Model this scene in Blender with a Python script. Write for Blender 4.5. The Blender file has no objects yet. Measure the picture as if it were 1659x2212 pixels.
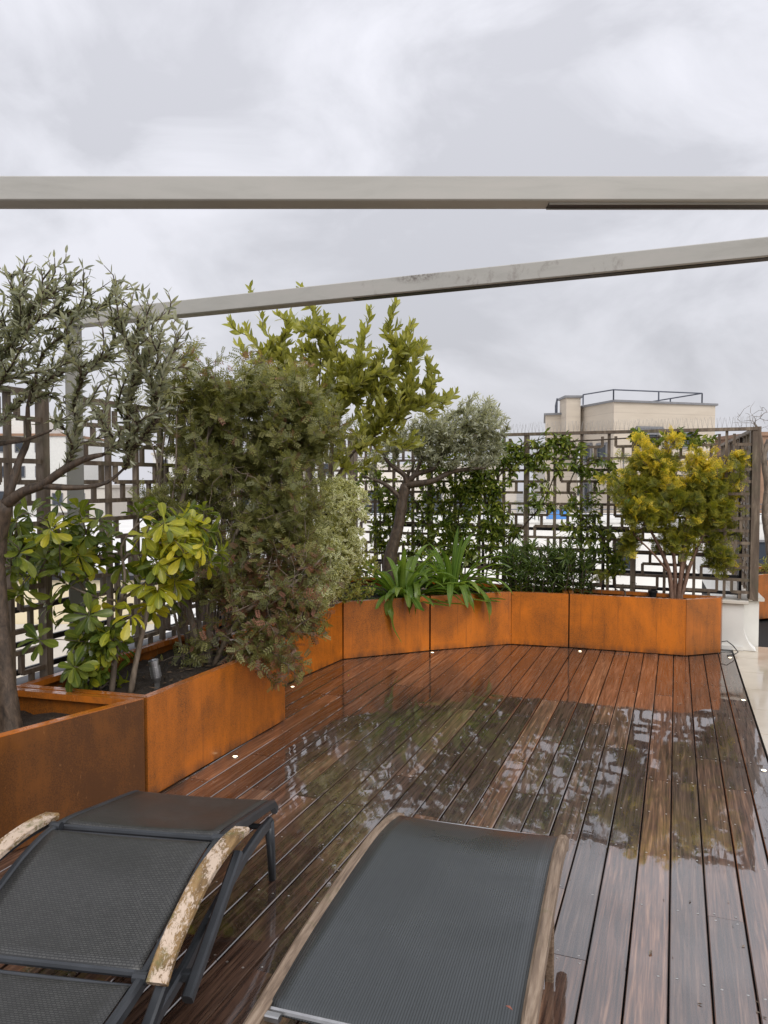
import bpy, math, random
import numpy as np
from mathutils import Vector, Matrix

# ------------------------------------------------------------------ scene, camera, sky, sun, exposure
S = bpy.context.scene
C = S.collection
rng = np.random.default_rng(7)
random.seed(7)
F = 1661.0; CAMH = 1.7; PITCH = math.atan(68 / 1661.0)

cam = bpy.data.cameras.new('camera'); camo = bpy.data.objects.new('camera', cam); C.objects.link(camo)
camo.location = (0, 0, CAMH); camo.rotation_euler = (math.pi / 2 - PITCH, 0, 0)
cam.sensor_fit = 'VERTICAL'; cam.sensor_height = 36; cam.sensor_width = 27; cam.lens = 36 * 1661 / 2212
cam.clip_start = 0.05; cam.clip_end = 3000
S.camera = camo

SUN_AZ = math.radians(160)      # compass-like angle, from +Y clockwise: behind and right of the camera
SUN_EL = math.radians(40)
world = bpy.data.worlds.new('World'); S.world = world; world.use_nodes = True
wn = world.node_tree.nodes; wl = world.node_tree.links; wn.clear()
w_out = wn.new('ShaderNodeOutputWorld'); w_bg = wn.new('ShaderNodeBackground')
w_sky = wn.new('ShaderNodeTexSky'); w_sky.sky_type = 'NISHITA'; w_sky.sun_disc = False
w_sky.sun_elevation = SUN_EL; w_sky.sun_rotation = SUN_AZ; w_sky.air_density = 1.6; w_sky.dust_density = 3.0
w_tc = wn.new('ShaderNodeTexCoord')
w_map = wn.new('ShaderNodeMapping'); w_map.inputs['Scale'].default_value = (1.0, 1.0, 1.9); w_map.inputs['Rotation'].default_value = (0.0, 0.75, 0.25)
w_map.inputs['Location'].default_value = (1.35, 0.4, 0.9)
w_n1 = wn.new('ShaderNodeTexNoise'); w_n1.inputs['Scale'].default_value = 3.9; w_n1.inputs['Detail'].default_value = 8; w_n1.inputs['Roughness'].default_value = 0.56; w_n1.inputs['Distortion'].default_value = 0.5
w_n2 = wn.new('ShaderNodeTexNoise'); w_n2.inputs['Scale'].default_value = 0.9; w_n2.inputs['Detail'].default_value = 3
w_mul = wn.new('ShaderNodeMath'); w_mul.operation = 'MULTIPLY_ADD'; w_mul.inputs[1].default_value = 0.55
w_half = wn.new('ShaderNodeMath'); w_half.operation = 'MULTIPLY'; w_half.inputs[1].default_value = 0.45
w_ramp = wn.new('ShaderNodeValToRGB')
e = w_ramp.color_ramp.elements
e[0].position = 0.40; e[0].color = (0.515, 0.518, 0.562, 1)
e[1].position = 0.565; e[1].color = (0.70, 0.70, 0.755, 1)
e2 = w_ramp.color_ramp.elements.new(0.485); e2.color = (0.62, 0.623, 0.672, 1)
w_scale = wn.new('ShaderNodeVectorMath'); w_scale.operation = 'SCALE'
w_sep = wn.new('ShaderNodeSeparateXYZ'); wl.new(w_tc.outputs['Generated'], w_sep.inputs[0])
w_grad = wn.new('ShaderNodeMath'); w_grad.operation = 'MULTIPLY_ADD'; w_grad.inputs[1].default_value = 5.6; w_grad.inputs[2].default_value = 8.5     # overcast sky brightens evenly towards the zenith
w_grad.use_clamp = False
w_pos = wn.new('ShaderNodeMath'); w_pos.operation = 'MAXIMUM'; w_pos.inputs[1].default_value = 0.0; wl.new(w_sep.outputs['Z'], w_pos.inputs[0])
wl.new(w_pos.outputs[0], w_grad.inputs[0]); wl.new(w_grad.outputs[0], w_scale.inputs['Scale'])
w_mix = wn.new('ShaderNodeMix'); w_mix.data_type = 'RGBA'; w_mix.inputs['Factor'].default_value = 0.95
wl.new(w_tc.outputs['Generated'], w_map.inputs['Vector'])
wl.new(w_map.outputs['Vector'], w_n1.inputs['Vector']); wl.new(w_map.outputs['Vector'], w_n2.inputs['Vector'])
wl.new(w_n2.outputs['Fac'], w_half.inputs[0]); wl.new(w_n1.outputs['Fac'], w_mul.inputs[0]); wl.new(w_half.outputs[0], w_mul.inputs[2])
wl.new(w_mul.outputs[0], w_ramp.inputs['Fac']); wl.new(w_ramp.outputs['Color'], w_scale.inputs[0])
wl.new(w_sky.outputs['Color'], w_mix.inputs['A']); wl.new(w_scale.outputs['Vector'], w_mix.inputs['B'])
wl.new(w_mix.outputs['Result'], w_bg.inputs['Color']); w_bg.inputs['Strength'].default_value = 0.1
wl.new(w_bg.outputs[0], w_out.inputs['Surface'])

sl = bpy.data.lights.new('sun', 'SUN'); sl.energy = 1.5; sl.angle = math.radians(40); sl.color = (1.0, 0.965, 0.92)
slo = bpy.data.objects.new('sun', sl); C.objects.link(slo)
sdir = Vector((math.sin(SUN_AZ) * math.cos(SUN_EL), math.cos(SUN_AZ) * math.cos(SUN_EL), math.sin(SUN_EL)))
slo.rotation_euler = sdir.to_track_quat('Z', 'Y').to_euler(); slo.location = (4, -6, 12)

S.view_settings.view_transform = 'Standard'; S.view_settings.look = 'None'
S.view_settings.exposure = 0.30; S.view_settings.gamma = 1.0; S.view_settings.use_curve_mapping = False
S.cycles.max_bounces = 8; S.cycles.transparent_max_bounces = 8; S.cycles.use_denoising = True
S.cycles.sample_clamp_indirect = 6.0; S.cycles.caustics_reflective = False; S.cycles.caustics_refractive = False

# ------------------------------------------------------------------ helpers
def W(x, y, Y):
    """world point at horizontal distance Y seen along photo position (x, y) in 1659 x 2212 units"""
    a = (x - 829.5) / F; b = (y - 1106) / F
    dy = math.cos(PITCH) - b * math.sin(PITCH); dz = -b * math.cos(PITCH) - math.sin(PITCH)
    t = Y / dy
    return Vector((a * t, Y, CAMH + dz * t))

def WZ(x, y, z=0.0):
    a = (x - 829.5) / F; b = (y - 1106) / F
    dy = math.cos(PITCH) - b * math.sin(PITCH); dz = -b * math.cos(PITCH) - math.sin(PITCH)
    t = (z - CAMH) / dz
    return Vector((a * t, dy * t, z))

def screen(P):
    P = np.asarray(P, float)
    dz = P[..., 2] - CAMH
    zc = P[..., 1] * math.cos(PITCH) - dz * math.sin(PITCH)
    yc = -(dz * math.cos(PITCH) + P[..., 1] * math.sin(PITCH))
    zc = np.maximum(zc, 0.05)
    return 829.5 + F * P[..., 0] / zc, 1106 + F * yc / zc, zc

def tag(o, label=None, cat=None, group=None, kind=None):
    if label: o['label'] = label
    if cat: o['category'] = cat
    if group: o['group'] = group
    if kind: o['kind'] = kind
    return o

def empty(name, loc, label=None, cat=None, group=None, kind=None):
    o = bpy.data.objects.new(name, None); C.objects.link(o)
    o.location = loc; o.empty_display_size = 0.1
    return tag(o, label, cat, group, kind)

def link(name, me, parent=None, loc=None):
    o = bpy.data.objects.new(name, me); C.objects.link(o)
    if parent is not None: o.parent = parent
    if loc is not None: o.location = loc
    return o

class MB:
    """collects polygons, then links them as ONE mesh object"""
    def __init__(s): s.v = []; s.f = []; s.m = []
    def add(s, vs, fs, m=0):
        b = len(s.v); s.v += [tuple(p) for p in vs]; s.f += [tuple(i + b for i in f) for f in fs]; s.m += [m] * len(fs)
    def box(s, lo, hi, m=0):
        x0, y0, z0 = lo; x1, y1, z1 = hi
        s.add([(x0,y0,z0),(x1,y0,z0),(x1,y1,z0),(x0,y1,z0),(x0,y0,z1),(x1,y0,z1),(x1,y1,z1),(x0,y1,z1)],
              [(0,3,2,1),(4,5,6,7),(0,1,5,4),(1,2,6,5),(2,3,7,6),(3,0,4,7)], m)
    def bar(s, a, b, w, h, up=(0,0,1), m=0, bevel=0.0):
        """box beam from a to b; w across, h along up"""
        a = Vector(a); b = Vector(b); d = (b - a).normalized(); up = Vector(up)
        r = d.cross(up)
        if r.length < 1e-5: r = d.cross(Vector((1, 0, 0)))
        r.normalize(); u = r.cross(d)
        if bevel <= 0: prof = [(-w/2,-h/2),(w/2,-h/2),(w/2,h/2),(-w/2,h/2)]
        else:
            q = bevel
            prof = [(-w/2+q,-h/2),(w/2-q,-h/2),(w/2,-h/2+q),(w/2,h/2-q),(w/2-q,h/2),(-w/2+q,h/2),(-w/2,h/2-q),(-w/2,-h/2+q)]
        n = len(prof)
        vs = [a + r*x + u*y for x, y in prof] + [b + r*x + u*y for x, y in prof]
        fs = [(i, (i+1) % n, (i+1) % n + n, i + n) for i in range(n)] + [tuple(range(n))[::-1], tuple(range(n, 2*n))]
        s.add(vs, fs, m)
    def tube(s, pts, radii, n=6, m=0, cap=True):
        pts = [Vector(p) for p in pts]
        if np.isscalar(radii): radii = [radii] * len(pts)
        d = (pts[1] - pts[0]).normalized()
        r = d.orthogonal().normalized()
        rings = []
        for i, p in enumerate(pts):
            if i < len(pts) - 1: dn = (pts[i+1] - p)
            else: dn = p - pts[i-1]
            if 0 < i < len(pts) - 1: dn = (pts[i+1] - p).normalized() + (p - pts[i-1]).normalized()
            if dn.length < 1e-9: dn = d.copy()
            dn.normalize()
            r = (r - dn * r.dot(dn))
            if r.length < 1e-6: r = dn.orthogonal()
            r.normalize(); b = dn.cross(r); d = dn
            rings.append([p + (r * math.cos(2*math.pi*k/n) + b * math.sin(2*math.pi*k/n)) * radii[i] for k in range(n)])
        vs = [q for ring in rings for q in ring]
        fs = []
        for i in range(len(pts) - 1):
            for k in range(n):
                fs.append((i*n+k, i*n+(k+1) % n, (i+1)*n+(k+1) % n, (i+1)*n+k))
        if cap: fs += [tuple(range(n))[::-1], tuple(range((len(pts)-1)*n, len(pts)*n))]
        s.add(vs, fs, m)
    def cyl(s, c, r, h, n=12, m=0, r2=None):
        r2 = r if r2 is None else r2
        c = Vector(c)
        s.tube([c, c + Vector((0, 0, h))], [r, r2], n, m)
    def poly_extrude(s, poly, z0, z1, m=0, mtop=None):
        n = len(poly)
        vs = [(x, y, z0) for x, y in poly] + [(x, y, z1) for x, y in poly]
        b = len(s.v)
        s.add(vs, [(i, (i+1) % n, (i+1) % n + n, i+n) for i in range(n)] + [tuple(range(n))[::-1]], m)
        s.f.append(tuple(b + i for i in range(n, 2*n))); s.m.append(m if mtop is None else mtop)
    def build(s, name, mats, parent=None, smooth=False, origin=None):
        me = bpy.data.meshes.new(name)
        vs = s.v
        o0 = Vector(origin) if origin is not None else (Vector(parent.location) if parent is not None and parent.parent is None else
              (Vector(parent['_w']) if parent is not None and '_w' in parent else Vector((0,0,0))))
        vs = [(p[0]-o0[0], p[1]-o0[1], p[2]-o0[2]) for p in vs]
        me.from_pydata(vs, [], s.f)
        if not isinstance(mats, (list, tuple)): mats = [mats]
        for m in mats: me.materials.append(m)
        if len(mats) > 1: me.polygons.foreach_set('material_index', s.m)
        if smooth: me.polygons.foreach_set('use_smooth', [True] * len(s.f))
        me.validate(); me.update()
        o = link(name, me, parent)
        if parent is None: o.location = o0
        return o

# ------------------------------------------------------------------ node material helper
class Mat:
    def __init__(s, name):
        s.m = bpy.data.materials.new(name); s.m.use_nodes = True
        s.t = s.m.node_tree; s.n = s.t.nodes; s.l = s.t.links
        s.b = s.n['Principled BSDF']; s.out = s.n['Material Output']
    def new(s, t, **k):
        q = s.n.new(t)
        for a, v in k.items(): setattr(q, a, v)
        return q
    def set(s, inp, v):
        if hasattr(v, 'is_output') or isinstance(v, bpy.types.NodeSocket): s.l.new(v, inp)
        else: inp.default_value = v
    def P(s, **k):
        for a, v in k.items():
            s.set(s.b.inputs[a.replace('_', ' ')], v)
        return s
    def coord(s, kind='Object', scale=(1,1,1), loc=(0,0,0), rot=(0,0,0), rand=0.0):
        if kind == 'World':
            g = s.new('ShaderNodeNewGeometry').outputs['Position']
        else:
            g = s.new('ShaderNodeTexCoord').outputs[kind]
        if rand:
            oi = s.new('ShaderNodeObjectInfo')
            mm = s.new('ShaderNodeMath', operation='MULTIPLY'); s.l.new(oi.outputs['Random'], mm.inputs[0]); mm.inputs[1].default_value = rand
            cb = s.new('ShaderNodeCombineXYZ'); s.l.new(mm.outputs[0], cb.inputs[0]); s.l.new(mm.outputs[0], cb.inputs[1]); s.l.new(mm.outputs[0], cb.inputs[2])
            ad = s.new('ShaderNodeVectorMath', operation='ADD'); s.l.new(g, ad.inputs[0]); s.l.new(cb.outputs[0], ad.inputs[1]); g = ad.outputs[0]
        mp = s.new('ShaderNodeMapping'); s.l.new(g, mp.inputs['Vector'])
        mp.inputs['Scale'].default_value = scale; mp.inputs['Location'].default_value = loc; mp.inputs['Rotation'].default_value = rot
        return mp.outputs['Vector']
    def noise(s, vec, scale=5, detail=4, rough=0.55, dist=0.0):
        q = s.new('ShaderNodeTexNoise'); s.l.new(vec, q.inputs['Vector'])
        q.inputs['Scale'].default_value = scale; q.inputs['Detail'].default_value = detail
        q.inputs['Roughness'].default_value = rough; q.inputs['Distortion'].default_value = dist
        return q.outputs['Fac']
    def ramp(s, fac, stops, interp='LINEAR'):
        q = s.new('ShaderNodeValToRGB'); s.l.new(fac, q.inputs['Fac']); cr = q.color_ramp; cr.interpolation = interp
        while len(cr.elements) < len(stops): cr.elements.new(0.5)
        for el, (p, c) in zip(cr.elements, stops):
            el.position = p; el.color = (c, c, c, 1) if np.isscalar(c) else (*c, 1)
        return q.outputs['Color']
    def mix(s, fac, a, b, mode='MIX'):
        q = s.new('ShaderNodeMix', data_type='RGBA', blend_type=mode)
        s.set(q.inputs['Factor'], fac)
        for k, v in (('A', a), ('B', b)):
            s.set(q.inputs[k], v if isinstance(v, bpy.types.NodeSocket) else (*v, 1))
        return q.outputs['Result']
    def math(s, op, a, b=0.5, c=0.0):
        q = s.new('ShaderNodeMath', operation=op); s.set(q.inputs[0], a); s.set(q.inputs[1], b); s.set(q.inputs[2], c)
        return q.outputs[0]
    def rnd(s): return s.new('ShaderNodeObjectInfo').outputs['Random']
    def attr(s, name):
        q = s.new('ShaderNodeAttribute'); q.attribute_name = name; return q.outputs['Fac']
    def bump(s, h, strength=0.3, dist=0.01, normal=None):
        q = s.new('ShaderNodeBump'); s.l.new(h, q.inputs['Height']); q.inputs['Strength'].default_value = strength; q.inputs['Distance'].default_value = dist
        if normal is not None: s.l.new(normal, q.inputs['Normal'])
        return q.outputs['Normal']

MT = {}
def plain(name, col, rough=0.6, metal=0.0, var=0.15, scale=6.0, bump=0.0, spec=0.5, coords='World'):
    m = Mat(name); v = m.coord(coords)
    n = m.noise(v, scale, 6, 0.6)
    m.P(Base_Color=m.mix(m.ramp(n, [(0.3, 0.0), (0.7, 1.0)]), tuple(c*(1-var) for c in col), tuple(min(1, c*(1+var)) for c in col)), Roughness=rough, Metallic=metal)
    m.b.inputs['Specular IOR Level'].default_value = spec
    if bump: m.P(Normal=m.bump(m.noise(v, scale*8, 5, 0.6), bump, 0.004))
    MT[name] = m.m; return m.m

# --- wet hardwood decking
def mat_deck():
    m = Mat('wet_decking')
    v1 = m.coord('Object', (26, 1.3, 26), rand=37.0)
    v2 = m.coord('Object', (95, 2.6, 95), rand=91.0)
    fig = m.noise(v1, 1.0, 5, 0.6, 1.8)
    grain = m.noise(v2, 1.0, 6, 0.65, 0.3)
    base = m.ramp(m.math('MULTIPLY_ADD', grain, 0.5, m.math('MULTIPLY', fig, 0.5)),
                  [(0.34, (0.020, 0.013, 0.010)), (0.45, (0.074, 0.045, 0.033)), (0.54, (0.170, 0.108, 0.078)), (0.66, (0.40, 0.285, 0.205))])
    r = m.rnd()
    tint = m.ramp(r, [(0.0, (0.48, 0.42, 0.40)), (0.16, (0.90, 0.72, 0.63)), (0.32, (1.15, 1.0, 0.86)), (0.46, (0.45, 0.42, 0.42)), (0.60, (1.2, 0.94, 0.78)), (0.72, (0.70, 0.62, 0.58)), (0.88, (1.55, 1.25, 0.98)), (0.93, (0.6, 0.5, 0.45))], 'CONSTANT')
    col = m.mix(1.0, base, tint, 'MULTIPLY')
    vw = m.coord('World', (1, 1, 1))
    grime = m.noise(vw, 1.7, 5, 0.6, 0.4)
    col = m.mix(m.ramp(grime, [(0.45, 0.0), (0.75, 0.5)]), col, (0.045, 0.034, 0.026))
    wet = m.ramp(m.noise(vw, 1.15, 3, 0.5, 0.3), [(0.36, 0.0), (0.50, 1.0)])       # 1 = standing film of water
    edge = m.noise(m.coord('Object', (55, 9, 55), rand=13.0), 1.0, 4, 0.6)
    film = m.math('MULTIPLY', wet, m.ramp(edge, [(0.30, 0.45), (0.5, 1.0)]))
    crough = m.ramp(film, [(0.0, 0.055), (0.4, 0.016), (1.0, 0.003)])
    m.P(Base_Color=col, Roughness=0.42, Coat_Weight=1.0, Coat_Roughness=crough, Coat_IOR=2.6)
    m.b.inputs['Specular IOR Level'].default_value = 0.35
    gb = m.bump(m.math('MULTIPLY', grain, 1.0), 0.18, 0.0012)
    m.P(Normal=gb)
    rip = m.math('MULTIPLY', m.noise(m.coord('World', (9, 9, 9)), 1.0, 3, 0.5), m.math('SUBTRACT', 1.25, film))
    g2 = m.math('MULTIPLY_ADD', m.math('MULTIPLY', grain, m.math('SUBTRACT', 1.1, film)), 0.25, rip)
    cup = m.noise(m.coord('Object', (9, 0.6, 9), rand=55.0), 1.0, 2, 0.5)
    n1 = m.bump(m.math('MULTIPLY_ADD', cup, 0.8, g2), 0.10, 0.0011)
    warp = m.noise(m.coord('Object', (7, 2.2, 7), rand=71.0), 1.0, 2, 0.45)
    m.P(Coat_Normal=m.bump(warp, 1.0, 0.0017, n1))
    MT['deck'] = m.m

def mat_corten(name='corten', wet=False):
    m = Mat('corten_steel')
    v = m.coord('World')
    big = m.noise(v, 1.6, 4, 0.6, 0.5)
    fine = m.noise(v, 95, 5, 0.7)
    mid = m.noise(m.coord('World', (9, 9, 2.2)), 1.0, 6, 0.62)
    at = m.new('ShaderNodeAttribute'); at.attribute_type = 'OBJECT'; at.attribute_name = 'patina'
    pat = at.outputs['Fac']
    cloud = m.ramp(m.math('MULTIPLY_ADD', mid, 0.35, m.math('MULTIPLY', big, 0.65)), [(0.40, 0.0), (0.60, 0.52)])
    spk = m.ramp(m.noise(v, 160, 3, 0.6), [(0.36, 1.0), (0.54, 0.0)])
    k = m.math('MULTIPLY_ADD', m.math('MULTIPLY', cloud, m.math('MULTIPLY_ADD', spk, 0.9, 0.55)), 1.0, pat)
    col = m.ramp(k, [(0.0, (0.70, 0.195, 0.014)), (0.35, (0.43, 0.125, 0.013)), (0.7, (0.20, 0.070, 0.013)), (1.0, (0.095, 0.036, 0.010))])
    speck = m.ramp(fine, [(0.28, 1.0), (0.43, 0.0)])
    col = m.mix(m.math('MULTIPLY', speck, 0.55), col, (0.055, 0.022, 0.010))
    lt = m.ramp(m.noise(m.coord('World', (60, 60, 22)), 1.0, 3, 0.5), [(0.68, 0.0), (0.78, 0.35)])
    col = m.mix(lt, col, (0.50, 0.22, 0.08))
    run = m.ramp(m.noise(m.coord('World', (38, 38, 1.3)), 1.0, 4, 0.6), [(0.58, 0.0), (0.76, 0.5)])
    col = m.mix(run, col, (0.13, 0.045, 0.012))
    sz = m.new('ShaderNodeSeparateXYZ'); m.l.new(v, sz.inputs[0])
    spl = m.math('MULTIPLY', m.ramp(sz.outputs['Z'], [(0.0, 1.0), (0.07, 0.0)]), m.ramp(mid, [(0.35, 0.0), (0.6, 0.8)]))
    col = m.mix(spl, col, (0.07, 0.035, 0.018))
    m.P(Base_Color=col, Roughness=m.ramp(mid, [(0.3, 0.30), (0.7, 0.50)]), Normal=m.bump(fine, 0.12, 0.002))
    m.b.inputs['Coat Weight'].default_value = 0.35; m.b.inputs['Coat Roughness'].default_value = 0.14; m.b.inputs['Specular IOR Level'].default_value = 0.3
    if wet:
        m.b.inputs['Coat Weight'].default_value = 1.0; m.P(Coat_Roughness=m.ramp(mid, [(0.42, 0.02), (0.58, 0.3)]), Coat_IOR=1.8, Coat_Normal=m.bump(m.noise(m.coord('World'), 30, 3, 0.5), 0.5, 0.004))
    MT[name] = m.m

def mat_trellis():
    m = Mat('weathered_trellis_wood')
    v = m.coord('World', (22, 22, 3.5))
    n = m.noise(v, 1.0, 6, 0.65, 0.4)
    n2 = m.noise(m.coord('World'), 3.2, 5, 0.6)
    col = m.ramp(n, [(0.30, (0.055, 0.038, 0.027)), (0.5, (0.150, 0.112, 0.080)), (0.72, (0.33, 0.265, 0.195))])
    col = m.mix(m.ramp(m.rnd(), [(0.0, 0.0), (1.0, 0.55)]), col, (0.115, 0.082, 0.058))
    col = m.mix(m.ramp(n2, [(0.52, 0.0), (0.72, 0.6)]), col, (0.075, 0.085, 0.045))
    m.P(Base_Color=col, Roughness=0.62, Normal=m.bump(n, 0.4, 0.002))
    MT['trellis'] = m.m

def mat_galv():
    m = Mat('galvanised_beam_steel')
    v = m.coord('World', (1.2, 3, 6))
    n = m.noise(v, 2.2, 7, 0.62, 0.6)
    st = m.noise(m.coord('World', (3.0, 3.0, 3.0)), 1.0, 4, 0.6)
    sp = m.math('MULTIPLY', m.noise(m.coord('World', (16, 16, 11)), 1.0, 7, 0.72, 0.2), m.ramp(m.noise(m.coord('World'), 1.3, 2, 0.5), [(0.42, 0.72), (0.62, 1.12)]))
    col = m.ramp(n, [(0.3, (0.385, 0.375, 0.345)), (0.5, (0.43, 0.42, 0.388)), (0.72, (0.46, 0.44, 0.41))])
    col = m.mix(m.ramp(st, [(0.56, 0.0), (0.80, 0.25)]), col, (0.38, 0.365, 0.33))
    col = m.mix(m.ramp(sp, [(0.58, 0.0), (0.72, 0.6)]), col, (0.22, 0.19, 0.17))
    pt = WZ(900, 612, 2.715); mp = m.new('ShaderNodeMapping'); mp.vector_type = 'POINT'; m.l.new(m.coord('World', loc=(-pt.x, -pt.y, -pt.z)), mp.inputs['Vector']); mp.inputs['Scale'].default_value = (7.0, 1.0, 24.0)
    ln = m.new('ShaderNodeVectorMath', operation='LENGTH'); m.l.new(mp.outputs[0], ln.inputs[0])
    spot = m.math('MULTIPLY', m.ramp(ln.outputs['Value'], [(0.35, 1.0), (1.0, 0.0)]), m.ramp(m.noise(m.coord('World'), 70, 4, 0.7), [(0.40, 0.0), (0.60, 0.75)]))
    col = m.mix(spot, col, (0.10, 0.075, 0.065))
    m.P(Base_Color=col, Roughness=0.55, Metallic=0.0); m.b.inputs['Specular IOR Level'].default_value = 0.4
    MT['galv'] = m.m

def mat_sling(name, c1, c2, sx, sy, wet):
    m = Mat(name)
    v = m.coord('UV', (1, 1, 1))
    b = m.new('ShaderNodeTexBrick'); m.l.new(v, b.inputs['Vector'])
    b.inputs['Color1'].default_value = (*c2, 1); b.inputs['Color2'].default_value = (*[(a + b_) / 2 for a, b_ in zip(c1, c2)], 1); b.inputs['Mortar'].default_value = (*[c * 0.35 for c in c1], 1)
    b.inputs['Scale'].default_value = 1.0; b.inputs['Brick Width'].default_value = sx; b.inputs['Row Height'].default_value = sy
    b.inputs['Mortar Size'].default_value = min(sx, sy) * 0.24; b.inputs['Mortar Smooth'].default_value = 0.6
    vw = m.coord('World')
    w = m.ramp(m.noise(vw, 3.0, 5, 0.6, 0.5), [(0.38, 0.0), (0.66, 1.0)])
    col = m.mix(m.math('MULTIPLY', w, 0.4), b.outputs['Color'], c1)
    m.P(Base_Color=col, Roughness=m.ramp(w, [(0.0, wet[0]), (1.0, wet[1])]), Normal=m.bump(m.math('SUBTRACT', 1.0, b.outputs['Fac']), 0.5, 0.0012))
    m.b.inputs['Specular IOR Level'].default_value = 0.6
    m.b.inputs['Coat Weight'].default_value = 0.25; m.b.inputs['Coat Roughness'].default_value = 0.35
    MT[name] = m.m

def mat_arm():
    m = Mat('lichened_arm_wood')
    v = m.coord('World')
    g = m.noise(m.coord('World', (40, 8, 40)), 1.0, 5, 0.6)
    base = m.ramp(g, [(0.3, (0.12, 0.070, 0.028)), (0.55, (0.30, 0.185, 0.075)), (0.75, (0.40, 0.28, 0.14))])
    a = m.noise(m.coord('World', (130, 45, 110)), 1.0, 7, 0.78, 0.4); b = m.noise(m.coord('World', (14, 5, 14)), 1.0, 3, 0.5)
    lich = m.ramp(m.math('MULTIPLY_ADD', b, 0.5, m.math('MULTIPLY', a, 0.55)), [(0.515, 0.0), (0.54, 1.0)])
    col = m.mix(lich, base, (0.60, 0.47, 0.36))
    moss = m.ramp(m.noise(v, 14, 5, 0.65), [(0.55, 0.0), (0.66, 0.75)])
    col = m.mix(moss, col, (0.13, 0.125, 0.035))
    m.P(Base_Color=col, Roughness=0.7, Normal=m.bump(m.math('ADD', lich, a), 0.5, 0.003)); MT['arm'] = m.m

def mat_teak():
    m = Mat('greyed_teak')
    mp = m.new('ShaderNodeMapping'); m.l.new(m.coord('World', rot=(0, 0, math.radians(17.46))), mp.inputs['Vector']); mp.inputs['Scale'].default_value = (90, 5, 90)
    g = m.noise(mp.outputs['Vector'], 1.0, 6, 0.62, 0.3)
    col = m.ramp(g, [(0.3, (0.105, 0.070, 0.045)), (0.5, (0.22, 0.155, 0.105)), (0.72, (0.36, 0.275, 0.20))])
    moss = m.ramp(m.noise(m.coord('World'), 9, 5, 0.65), [(0.60, 0.0), (0.72, 0.5)])
    col = m.mix(moss, col, (0.10, 0.10, 0.03))
    m.P(Base_Color=col, Roughness=0.5, Normal=m.bump(g, 0.3, 0.002)); MT['teak'] = m.m

def mat_bark(name, c1, c2, sc=30):
    m = Mat(name); n = m.noise(m.coord('World', (1, 1, 0.45)), sc, 6, 0.7, 0.5)
    m.P(Base_Color=m.ramp(n, [(0.32, c1), (0.68, c2)]), Roughness=0.55, Normal=m.bump(n, 0.7, 0.006)); MT[name] = m.m

def mat_leaf(name, c_dark, c_mid, c_light, rough=0.38, trans=0.35, rim=None, back=None, spec=0.5):
    m = Mat(name)
    r = m.math('FRACT', m.math('ADD', m.attr('rnd'), m.rnd()))
    col = m.ramp(r, [(0.0, c_dark), (0.5, c_mid), (1.0, c_light)])
    e = m.attr('rim')
    if rim is not None: col = m.mix(m.ramp(e, [(0.42, 0.0), (0.62, 1.0)]), col, rim)
    else:
        col = m.mix(m.ramp(e, [(0.0, 0.35), (0.25, 0.0)]), col, tuple(min(1, c*1.5+0.02) for c in c_light))
    n = m.noise(m.coord('World'), 38, 3, 0.6)
    col = m.mix(m.ramp(n, [(0.35, 0.28), (0.65, 0.0)]), col, c_dark)
    if back is not None:
        bf = m.new('ShaderNodeNewGeometry').outputs['Backfacing']
        col = m.mix(m.math('MULTIPLY', bf, 0.8), col, back)
    m.P(Base_Color=col, Roughness=rough); m.b.inputs['Specular IOR Level'].default_value = spec
    tr = m.new('ShaderNodeBsdfTranslucent'); m.l.new(m.mix(1.0, col, (1.5, 1.45, 0.7), 'MULTIPLY'), tr.inputs['Color'])
    mx = m.new('ShaderNodeMixShader'); mx.inputs['Fac'].default_value = trans + 0.08
    m.l.new(m.b.outputs[0], mx.inputs[1]); m.l.new(tr.outputs[0], mx.inputs[2]); m.l.new(mx.outputs[0], m.out.inputs['Surface'])
    MT[name] = m.m

def mat_soil():
    m = Mat('damp_soil'); v = m.coord('World'); n = m.noise(v, 45, 7, 0.75, 0.4)
    lit = m.ramp(m.noise(m.coord('World', (110, 30, 60), rot=(0, 0, 0.6)), 1.0, 4, 0.6, 1.0), [(0.60, 0.0), (0.70, 1.0)])
    col = m.mix(m.math('MULTIPLY', lit, 0.6), m.ramp(n, [(0.3, (0.012, 0.008, 0.005)), (0.7, (0.05, 0.034, 0.022))]), (0.14, 0.09, 0.045))
    m.P(Base_Color=col, Roughness=0.75, Normal=m.bump(n, 1.0, 0.02)); MT['soil'] = m.m

def mat_cladding():
    m = Mat('cream_stone_cladding')
    v = m.coord('World')
    sep = m.new('ShaderNodeSeparateXYZ'); m.l.new(v, sep.inputs[0])
    z = m.math('FRACT', m.math('MULTIPLY', sep.outputs['Z'], 1.0 / 0.62))
    ln = m.ramp(z, [(0.0, 1.0), (0.05, 0.0)])
    n = m.noise(m.coord('World', (0.5, 0.5, 3)), 1.0, 6, 0.6)
    col = m.ramp(n, [(0.3, (0.50, 0.43, 0.345)), (0.7, (0.60, 0.525, 0.43))])
    col = m.mix(m.math('MULTIPLY', ln, 0.45), col, (0.30, 0.25, 0.20))
    m.P(Base_Color=col, Roughness=0.8); MT['cladding'] = m.m

def mat_tile():
    m = Mat('wet_cream_tile'); v = m.coord('World')
    n = m.noise(v, 2.5, 6, 0.6, 0.4)
    col = m.ramp(n, [(0.3, (0.50, 0.42, 0.31)), (0.7, (0.66, 0.575, 0.45))])
    col = m.mix(m.math('MULTIPLY', m.rnd(), 0.25), col, (0.55, 0.47, 0.36))
    m.P(Base_Color=col, Roughness=0.35, Coat_Weight=1.0, Coat_Roughness=m.ramp(n, [(0.4, 0.03), (0.6, 0.2)])); MT['tile'] = m.m

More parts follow.
